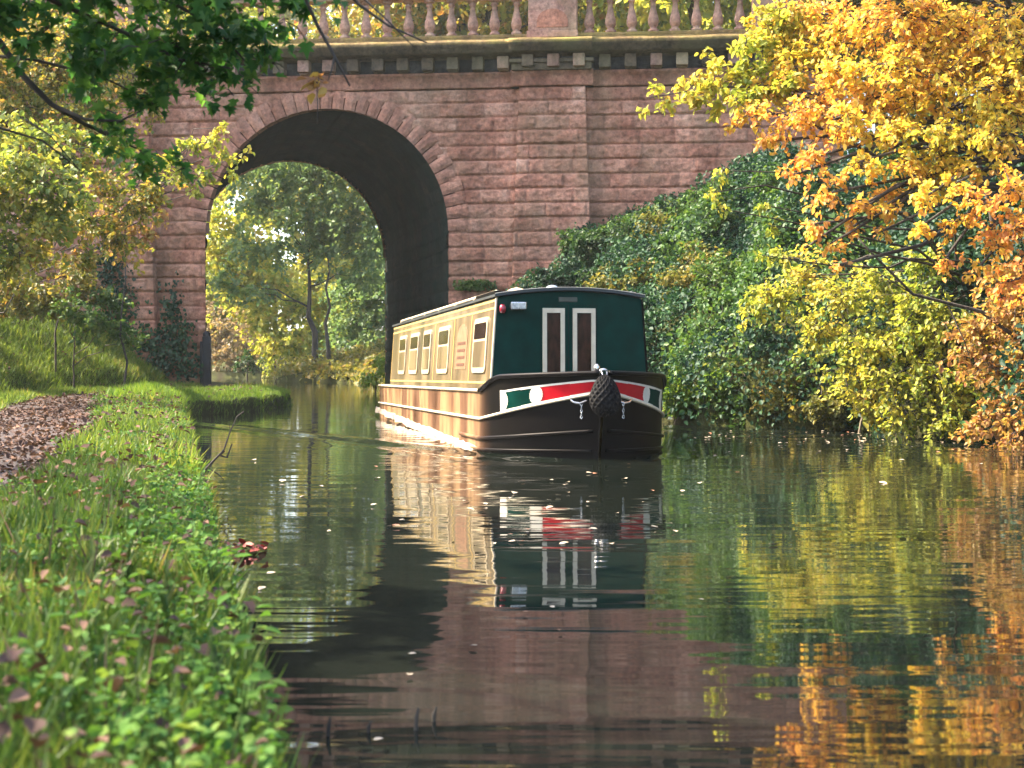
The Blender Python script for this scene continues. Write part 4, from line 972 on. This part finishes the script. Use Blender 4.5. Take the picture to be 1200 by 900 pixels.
# ------------------------------------------------------------------ vegetation: left bank
LB = [('mixed green and gold shrub at the left edge under the hanging green branch', [(20,190,21,.6),(60,215,21,.6),(10,240,21,.6),(90,190,22,.5),(50,260,21,.5),(20,290,21,.5),(-40,220,21,.8),(-30,290,21,.7),(130,170,22,.35),(0,150,22,.5),(60,160,22,.45)], LGM, (-8.9, 22.5), 2.6),
      ('sparse golden shrub in front of the left bridge pier', [(120,215,25,.5),(160,240,25,.45),(140,280,25,.4),(185,215,25,.4),(110,260,25,.45),(75,250,24.5,.5),(95,300,24.5,.35)], MIX, (-9.6, 26.5), 2.9),
      ('yellow leaved sapling reaching over the left corner of the arch', [(225,170,27,.28),(250,165,27,.25),(265,185,27,.2),(240,205,27,.25),(215,205,27,.25),(275,205,27,.14),(200,185,27,.3),(255,150,27,.2),(285,180,27,.1),(230,225,27,.15)], YGR, (-7.6, 28.2), 3.8),
      ('orange tinted shrub low against the left pier', [(150,265,29,.3),(130,250,29,.35),(170,275,29,.25),(195,255,29,.22),(140,290,29,.25)], BRO, (-9.4, 29.8), 2.8),
      ('dark green bush at the top of the grassy slope on the left', [(20,330,28,.5),(60,340,28,.45),(100,345,28.5,.4),(10,355,28,.4),(50,358,28,.35),(-30,330,28,.7),(90,320,28.5,.45),(40,300,29,.5)], OLV, (-11.3, 28.6), 0.9),
      ('leafy green fern like bush at the foot of the left pier', [(110,375,28,.4),(140,385,28.5,.35),(125,350,28.5,.4),(155,400,29,.25),(90,360,27.5,.45)], GRN, (-8.9, 29.5), 1.5),
      ('mixed autumn shrub high on the embankment beside the bridge', [(30,130,28,.9),(90,140,28,.9),(-20,80,28,1.1),(60,80,28.5,1.0),(130,150,28.5,.6),(-10,170,28,.9),(120,100,29,.8),(30,40,29,1),(100,30,29.5,.9),(170,60,30,.6),(170,110,29.5,.5)], MIX, (-11.0, 30.0), 4.6)]
for lab, lst, mt, (bx_, by_), h_ in LB:
    plant('shrub', lab, 'shrub', px_clumps(lst), 0.10, mt, G_(bx_, by_), height=h_, trunk_r=0.028, density=1900, wr=0.75, droop=0.3, flat=0.55, tw_every=2)
crown_tree('tree', 'tall autumn tree on the embankment at the left end of the bridge', -17.5, 43, 12, 4.0, MIX, 0.17, 44, 520)
crown_tree('tree', 'olive tree on the embankment beyond the left edge', -23, 34, 9, 3.6, OLV, 0.14, 40, 650)
# climbing ivy on the left pier
def wall_ivy(label, spots, mat, n_):
    C, N = [], []
    for px, py, rx, ry in spots:
        k = int(n_*rx*ry/600); x = px+R.normal(size=k)*rx*0.55; y = py+R.normal(size=k)*ry*0.5
        t_ = ((x-600)/F*34.3-C0[0])/U[0]; z = CAMZ-(y-HOR)/F*34.1
        q = BP(t_, R.uniform(0.05, 0.42, k), z); C.append(q)
    C = np.concatenate(C); C = C[C[:, 2] > 0.4]
    D = unit(R.normal(size=C.shape)*0.6+np.array([0, -0.2, -0.8])); N = unit(np.array([NR[0], NR[1], 0.35])+R.normal(size=C.shape)*0.45)
    root = tag(empty('climbing_ivy', (C[:, 0].mean(), C[:, 1].mean(), 0.4)), label, 'ivy')
    o = link('foliage', leaf_mesh('foliage', C-np.array(root.location), D, N, 0.10*R.uniform(.6, 1.3, len(C)), .85), mat, root)
wall_ivy('dark ivy sheet climbing the outer part of the left pier', [(130,310,22,35),(140,350,24,35),(125,385,28,25),(150,395,22,22)], IVY, 420)
wall_ivy('patchy ivy creeping up beside the left corner of the arch', [(205,365,13,35),(212,400,18,30),(190,420,22,22),(222,430,14,18),(175,400,18,25)], IVY, 330)
def ledge_moss(px, py, rx, label):
    k = 700; x = px+np.clip(R.normal(size=k)*0.4, -0.9, 0.9)*rx; y = py+np.clip(R.normal(size=k), -1.6, 1.6)*3.0
    t_ = ((x-600)/F*33.8-C0[0])/U[0]; q = BP(t_, R.uniform(0.0, 0.14, k), CAMZ-(y-HOR)/F*33.7)
    D = unit(R.normal(size=q.shape)+np.array([0, -0.3, -0.6])); N = unit(R.normal(size=q.shape)*0.6+np.array([0, -1, 0.5]))
    tag(link('wall_plant', leaf_mesh('wall_plant', q, D, N, 0.07*R.uniform(.6, 1.3, k), .8), GRN), label, 'plant')
ledge_moss(557, 334, 26, 'low green plant rooted in a wall joint above the boat roof')

# near tree whose branches hang into the top left
near = tag(empty('near_tree', G_(-3.4, 4.2)), 'dark green maple branches hanging into the top left corner', 'tree')
nb0 = np.array(near.location)
limbs_px = [  # polylines of (px, py, D) and radius
    ([(-60,10,6.0),(0,50,6.0),(28,90,6.0),(60,122,6.0),(100,146,6.1),(130,158,6.2)], .018),
    ([(60,122,6.0),(100,140,6.0),(140,142,6.0),(165,130,6.0)], .009), ([(100,146,6.1),(150,170,6.3),(190,185,6.4)], .006),
    ([(-60,120,6.4),(0,150,6.4),(50,165,6.5),(95,200,6.6)], .008), ([(30,140,6.5),(60,160,6.5),(90,196,6.5)], .005),
    ([(-40,-40,5.6),(60,0,5.7),(150,40,5.9),(210,70,6.0),(270,80,6.1)], .012),
    ([(40,-60,5.6),(160,-20,5.8),(250,30,6.0),(290,75,6.1)], .010),
    ([(-60,60,6.4),(40,70,6.3),(120,90,6.3),(180,120,6.3)], .009),
    ([(330,-120,5.4),(350,-20,5.5),(372,30,5.6),(392,66,5.6),(410,101,5.6)], .010), ([(392,66,5.6),(388,84,5.6),(384,95,5.6)], .005),
    ([(340,-90,5.6),(420,5,5.7),(455,30,5.7),(500,50,5.8)], .008), ([(395,-30,5.7),(450,20,5.7),(486,56,5.7)], .005),
    ([(310,-80,6),(312,0,6),(310,70,6)], .004), ([(200,-80,5.9),(230,10,6.0),(235,60,6.1)], .006)]
tw_mb = MB(); tp = limb_pts((0, 0, -0.3), (0.2, 0.5, 4.2), 9, 0, 0.03); tw_mb.tube(tp, np.linspace(0.22, 0.09, 9), 10)
forks = [tp[-1]]
for pl, r_ in limbs_px:
    pts = [P(*q)-nb0 for q in pl]
    tw_mb.tube(pts, np.linspace(r_, r_*0.35, len(pts)), 6)
    if pl[0][1] < 125 and r_ >= 0.006 and pl[0][0] < 400 and pl[0][1] != 122:
        tw_mb.tube(limb_pts(forks[0], pts[0], 6, 0.12, 0.05), np.linspace(0.05, r_, 6), 6)
NC = []
for i in range(150):
    x = random.uniform(-80, 300); y = random.uniform(-60, 190)
    lim = 120 - 0.0*x if x < 60 else (165 - (x-60)*0.10 if x < 200 else 145-(x-200)*0.75)
    if y < lim*random.uniform(0.55, 1.0) and random.random() < (0.45 if y < 20 else 0.3): NC.append((x, y, random.uniform(5.4, 6.8), random.uniform(0.10, 0.2)))
NC += [(160,185,6.3,.10),(190,180,6.4,.09),(210,188,6.4,.06),(150,160,6.1,.1),(140,140,6,.12),(120,160,6.1,.08),(215,195,6.4,.05),(170,197,6.4,.05),(240,85,6.1,.13),(270,75,6.1,.12),(285,90,6.1,.08),(245,115,6.1,.05),(205,85,6,.14),(60,30,5.9,.2),(140,20,5.9,.2),(230,15,6,.2),(290,25,6,.16),(310,55,6.1,.1),(180,55,6,.18),(100,70,6,.16)]
NC += [(x, y, random.uniform(5.2, 7), .3) for x in range(-300, 330, 65) for y in (-100, -190, -300)]
NC += [(300,30,5.9,.13),(330,22,5.9,.12),(350,5,5.9,.1),(315,70,6,.07),(275,110,6.1,.06)]
cl = [(*(P(x, y, d)-nb0), r) for x, y, d, r in NC]
for i in range(60):                                # unseen canopy overhead, added to shade the towpath and verge
    q = np.array([random.uniform(-8.5, -2.6), random.uniform(1.0, 10.5), random.uniform(3.9, 6.6)]); cl.append((*(q-nb0), random.uniform(0.3, 0.6)))
    if i % 4 == 0: tw_mb.tube(limb_pts(forks[0], q-nb0, 6, 0.1, 0.05), np.linspace(0.05, 0.01, 6), 5)
cl = np.array(cl)
C, D, N, tw = sprays(cl, 2300, 0.06, flat=0.4, droop=0.3)
N = unit(np.array([0, 0, 1.0]) + R.normal(size=N.shape)*0.35)
link('crown', leaf_mesh('crown', C, D, N, 0.057*R.uniform(0.5, 1.35, len(C)), 1.0, 0.16, lobed=True), leafmat('maple_leaves', [(0,(0.02,0.075,0.025)),(0.5,(0.05,0.15,0.035)),(0.85,(0.11,0.22,0.04)),(1,(0.32,0.26,0.05))], 0.58, pscale=1.2), near)
for i, (a_, b_, c_) in enumerate(tw):
    if i % 2 == 0: tw_mb.tube([a_, b_, c_], [0.004, 0.003, 0.0015], 3, False)
tw_mb.build('trunk', M['bark'], near, smooth=True)
# a second, lit crown just behind: thin dead leaves on the hanging twig
plant('hanging_twig', 'dead twig with a few curled brown leaves hanging before the cornice', 'twig', px_clumps([(375,96,6.0,.035),(370,100,6.0,.03)]), 0.05, BRO, P(372, 60, 6.0), height=0.02, trunk_r=0.003, density=9000, limbs=False, twig_r=0.001, parts=('stem', 'leaves'))

# ------------------------------------------------------------------ grass, weeds, fallen leaves
def scatter(x0, x1, y0, y1, n_, keep_fn):
    x = R.uniform(x0, x1, n_); u_ = R.uniform(0, 1, n_); y = y0*(y1/y0)**u_     # denser near the camera
    k = keep_fn(x, y); return x[k], y[k]
def inpath(x, y): return (x < fx(PI_, y)-0.12) & (x > fx(PI_, y)-np.interp(y, [0, 24, 34], [1.8, 1.65, 1.4]))
def grass(name, label, x, y, h0, h1, w_, mat):
    z = terrain(x, y); n_ = len(x)
    D = unit(np.stack([R.normal(size=n_)*0.45, R.normal(size=n_)*0.45, np.ones(n_)], -1)); N = unit(R.normal(size=(n_, 3))*np.array([1, 1, .2]))
    L = R.uniform(h0, h1, n_)*(0.5+1.0*fbm(x*1.3, y*1.3, 81, 2)); C = np.stack([x, y, z-0.01], -1)
    return tag(link(name, leaf_mesh(name, C, D, N, L, w_, 0.1, True), mat), label, 'grass', kind='stuff')
vis = lambda x, y: (np.abs(x)/np.maximum(y, .1) < 0.40)
x, y = scatter(-14, 1, 1.7, 34, 420000, lambda x, y: vis(x, y) & (x < fx(XL, y)-0.03) & ~inpath(x, y) & (x > fx(SF, y)-4.5))
far = y > 9
grass('grass', 'short rough grass on the near towpath verge', x[~far], y[~far], 0.05, 0.17, 0.055, GRS)
grass('grass', 'sunlit grass on the slope and verge near the bridge', x[far], y[far], 0.06, 0.17, 0.10, SLG)
x = R.uniform(-13.5, -5.5, 230000); y = R.uniform(15, 34.2, 230000); k = (x < fx(SF, y)+0.5) & (x > fx(SF, y)-4.6) & vis(x, y)
grass('grass', 'longer green grass on the slope below the shrubs on the left', x[k], y[k], 0.08, 0.22, 0.09, SLG)
# thick tuft and the planted spit
tx = -6.3+R.normal(size=6000)*0.28; ty = 25.6+R.normal(size=6000)*0.6; k = tx < fx(XL, ty)+0.02
grass('grass_tuft', 'thick bright yellow green grass tuft at the turn of the towpath', tx[k], ty[k], 0.10, 0.28, 0.06, BGR)
x = R.uniform(-7.5, -4.9, 26000); y = R.uniform(27.6, 34.5, 26000); k = (x < fx(XL, y)+0.05) & ((x > fx(XL, y)-0.5) | (y < 29.2) | (R.uniform(size=26000) < 0.35))
grass('grass_edging', 'dense green grass fringing the low spit before the arch', x[k], y[k], 0.05, 0.15, 0.08, BGR)
# broad-leaved weeds between the path and the water
def weeds(name, label, x, y, leaf, hmax, mat, cat='weeds'):
    n_ = len(x); z = terrain(x, y); h_ = hmax*R.uniform(0.1, 1, n_)*sstep(0.3, 0.62, fbm(x*2.6, y*2.6, 91, 3))*1.3
    D = unit(np.stack([R.normal(size=n_), R.normal(size=n_), R.normal(size=n_)*0.35], -1)); N = unit(np.array([0, -.2, 1.0])+R.normal(size=(n_, 3))*0.6)
    sc = leaf*R.uniform(0.5, 1.3, n_)*np.interp(y, [2, 6, 14, 30], [0.9, 1.0, 1.2, 1.5])
    return tag(link(name, leaf_mesh(name, np.stack([x, y, z+0.015+h_], -1), D, N, sc, 0.8), mat), label, cat, kind='stuff')
x, y = scatter(-8, 1, 1.7, 26, 190000, lambda x, y: vis(x, y) & (x < fx(XL, y)+0.06) & (x > fx(PI_, y)-0.25+0.25*(fbm(x*2, y*2, 7)-0.5)))
k = fbm(x*3.1, y*3.1, 93, 3) > 0.47-0.12*(x > fx(XL, y)-0.35); weeds('weeds', 'low broad leaved weeds and ground ivy along the water edge', x[k], y[k], 0.024, 0.085, WED)
x, y = scatter(-3, 1, 1.7, 9, 14000, lambda x, y: vis(x, y) & (x < fx(XL, y)+0.08) & (x > fx(XL, y)-0.42))
weeds('weeds', 'bigger bright weed leaves hanging over the near bank edge', x, y, 0.027, 0.15, WED2)
x, y = scatter(-12, 0, 1.8, 33, 110000, lambda x, y: vis(x, y) & (x < fx(XL, y)-0.05) & (x > fx(SF, y)-3.2) & (inpath(x, y) | (R.uniform(size=len(x)) < 0.15)))
n_ = len(x); z = terrain(x, y)+0.035+R.uniform(0, 0.025, n_)
z = z + np.where(inpath(x, y), 0, R.uniform(0, 0.11, n_))
D = unit(np.stack([R.normal(size=n_), R.normal(size=n_), R.normal(size=n_)*0.3], -1)); N = unit(np.array([0, 0, 1.0])+R.normal(size=(n_, 3))*0.4)
tag(link('leaf_litter', leaf_mesh('leaf_litter', np.stack([x, y, z], -1), D, N, 0.036*R.uniform(.4, 1.5, n_)*np.interp(y, [2, 10, 30], [0.9, 1.1, 1.5]), .8, 0.25), LIT), 'brown fallen leaves littering the towpath and verge', 'leaf litter', kind='stuff')
x, y = scatter(-5, 1, 1.7, 16, 60000, lambda x, y: vis(x, y) & (x < fx(XL, y)+0.05) & (x > fx(PI_, y)) & (fbm(x*2.1, y*2.1, 97, 3) > 0.5))
grass('grass', 'long blades of grass standing in clumps among the near weeds', x, y, 0.07, 0.19, 0.04, GRS)
x, y = scatter(-5, 1, 1.7, 16, 2600, lambda x, y: vis(x, y) & (x < fx(XL, y)+0.08) & (x > fx(PI_, y)))
grass('dead_stems', 'dry straw coloured stems among the near weeds', x, y, 0.10, 0.26, 0.022, LIT)
# single weeds big enough to tell apart, along the near edge
WPL = [(285,735,'tallest'),(250,690,''),(300,800,''),(225,660,''),(280,860,''),(200,760,''),(150,700,''),(240,820,''),(110,830,''),(60,700,''),(255,640,''),(180,640,'')]
LABW = ['broad leaved bright weed at the bank edge beside the dark water ripples', 'leafy weed overhanging the bank edge above the biggest weed', 'bright leafy weed at the water edge low in the picture', 'green weed halfway up the bank edge', 'bright green weed in the bottom corner of the bank by the water', 'pale leaved weed in the middle of the near verge', 'small dock plant between the path and the near weeds', 'broad green weed near the bottom of the verge', 'low weed beside the red fallen leaves at the bottom left', 'single green weed at the left edge of the verge', 'small weed at the water edge below the dead twig', 'small weed on the verge beside the path end']
for (px, py, _), lab in zip(WPL, LABW):
    D_ = 1.15*(CAMZ-0.42)*F/(py-HOR); c = P(px, py, D_); x0 = min(c[0], float(fx(XL, c[1]))-0.08); g = np.array(G_(x0, c[1]))
    root = tag(empty('weed', g), lab, 'weed'); n_ = 34; an = R.uniform(0, 6.28, n_); hh_ = R.uniform(0.03, 0.17, n_); rr2 = R.uniform(0.01, 0.07, n_)
    Cn = np.stack([np.cos(an)*rr2, np.sin(an)*rr2, hh_], -1); Dn = unit(np.stack([np.cos(an), np.sin(an), R.uniform(-.3, .35, n_)], -1)); Nn = unit(np.array([0, 0, 1.0])+R.normal(size=(n_, 3))*0.25)
    link('leaves', leaf_mesh('leaves', Cn, Dn, Nn, R.uniform(0.022, 0.055, n_), 0.6), WED2, root)
    mb = MB()
    for i in range(0, n_, 3): mb.tube([(0, 0, -0.02), tuple(Cn[i]*np.array([.4, .4, .7])), tuple(Cn[i])], [0.004, 0.003, 0.002], 4, False)
    mb.build('stems', GRS, root)

# ------------------------------------------------------------------ small things on and in the water
tg = tag(empty('dead_twig', P(236, 560, 11.5)*np.array([1, 1, 0])), 'bare dark dead twig sticking up from the left bank over the water', 'twig')
t0 = np.array(tg.location); mb = MB()
for pl, r_ in (([(228,562),(243,548),(252,538),(262,528),(270,505),(278,488),(286,482)], .012), ([(262,528),(258,534),(266,536),(272,520)], .016), ([(243,548),(256,556),(262,562),(258,568)], .006), ([(270,505),(268,494)], .004)):
    mb.tube([P(x, y, 11.6)-t0 for x, y in pl], np.linspace(r_, r_*0.3, len(pl)), 6)
mb.build('branch', M['bark'], tg)
st = tag(empty('bare_stick', (*P(1005, 500, 20.6)[:2], 0)), 'pale bare forked stick leaning out of the right bank into the water', 'stick')
s0 = np.array(st.location); mb = MB()
for pl, r_ in (([(1007,508),(1009,494),(1012,484),(1022,470),(1030,460)], .022), ([(1010,488),(1002,474),(996,462)], .012), ([(1018,475),(1030,472),(1042,468)], .008)):
    mb.tube([P(x, y, 20.3)-s0 for x, y in pl], np.linspace(r_, r_*0.35, len(pl)), 6)
mb.build('branch', M['bark_pale'], st)
bb = tag(empty('bare_branch', P(1115, 390, 17.6)), 'brown bare branch crossing the lime yellow leaves', 'branch')
b0 = np.array(bb.location); mb = MB()
for pl, r_ in (([(1250,440),(1190,395),(1150,365),(1110,355),(1070,345),(1050,325),(1020,295),(1005,278)], .03), ([(1070,345),(1030,320),(985,308)], .008), ([(1110,355),(1130,400),(1140,430)], .01)):
    mb.tube([P(x, y, 17.6)-b0 for x, y in pl], np.linspace(r_, r_*0.3, len(pl)), 6)
mb.build('branch', M['bark'], bb, smooth=True)
# floating leaves and petals of foam
fl_me = [leaf_mesh('floating_leaf', np.zeros((1, 3)), np.array([[1., 0, 0]]), np.array([[0, 0, 1.]]), [1.0], .75, 0.22) for _ in range(2)]
fl_me[0].materials.append(simple('pale_leaf', (0.36, 0.29, 0.2), 0.6)); fl_me[1].materials.append(simple('brown_leaf', (0.3, 0.13, 0.06), 0.6))
spots = [(x, y) for x, y in [(868,555),(820,568),(825,706),(1030,566),(645,588),(700,556),(735,562),(690,584),(655,640),(650,715),(655,742),(480,795),(478,770),(437,872),(330,566),(400,505),(300,540),(312,675),(310,690),(560,760),(620,720),(900,640),(1010,545),(960,530),(880,520),(1100,530),(1060,540),(850,515),(920,520),(990,515),(830,508),(1150,545),(755,590),(700,622)]]
for i in range(150):
    spots.append((random.uniform(790, 1190), 505+abs(random.gauss(0, 14))) if i % 3 else (random.uniform(330, 800), random.uniform(545, 640)))
for i, (px, py) in enumerate(spots):
    D_ = CAMZ*F/(py-HOR); c = P(px, py, D_)
    if c[0] > fx(XR, c[1])-0.1: continue
    o = bpy.data.objects.new('floating_leaf', fl_me[0 if i % 5 else 1]); COL.objects.link(o)
    s_ = (random.uniform(0.03, 0.075) if i > 34 else random.uniform(0.05, 0.09))*min(1, D_/11)
    o.location = (c[0], c[1], 0.012); o.scale = (s_, s_, s_*0.35); o.rotation_euler = (random.uniform(-.2, .2), random.uniform(-.2, .2), random.random()*6.28)
    tag(o, 'small fallen leaf floating on the canal water', 'leaf', 'fallen leaves floating on the canal')
for px, py, lab in ((292, 647, 'clump of dark red leaves caught at the left water edge'),):
    c = P(px, py, CAMZ*F/(py-HOR)); k = 26
    q = np.stack([c[0]+R.normal(size=k)*0.05, c[1]+R.normal(size=k)*0.06, R.uniform(0.01, 0.04, k)], -1)
    tag(link('leaf_clump', leaf_mesh('leaf_clump', q, R.normal(size=(k, 3))*np.array([1, 1, .2]), np.array([0, 0, 1.])+R.normal(size=(k, 3))*.3, np.full(k, .06), .8), simple('dark_red_leaf', (0.3, 0.05, 0.03), 0.6)), lab, 'leaves')
# dead stems standing in the shallow water
for px, py, h_, lab in ((383, 862, 0.05, 'leftmost short dead stem poking out of the near water'), (430, 858, 0.03, 'shortest dead stem poking out of the near water'), (486, 855, 0.06, 'tallest dead stem poking out of the near water'), (507, 845, 0.04, 'rightmost dead stem poking out of the near water')):
    c = P(px, py, CAMZ*F/(py-HOR)); mb = MB(); mb.tube([(c[0], c[1], -0.1), (c[0]+.004, c[1], h_*.5), (c[0]+.010, c[1], h_)], [.006, .006, .003], 6)
    tag(mb.build('dead_reed', M['bark'], None), lab, 'stem')
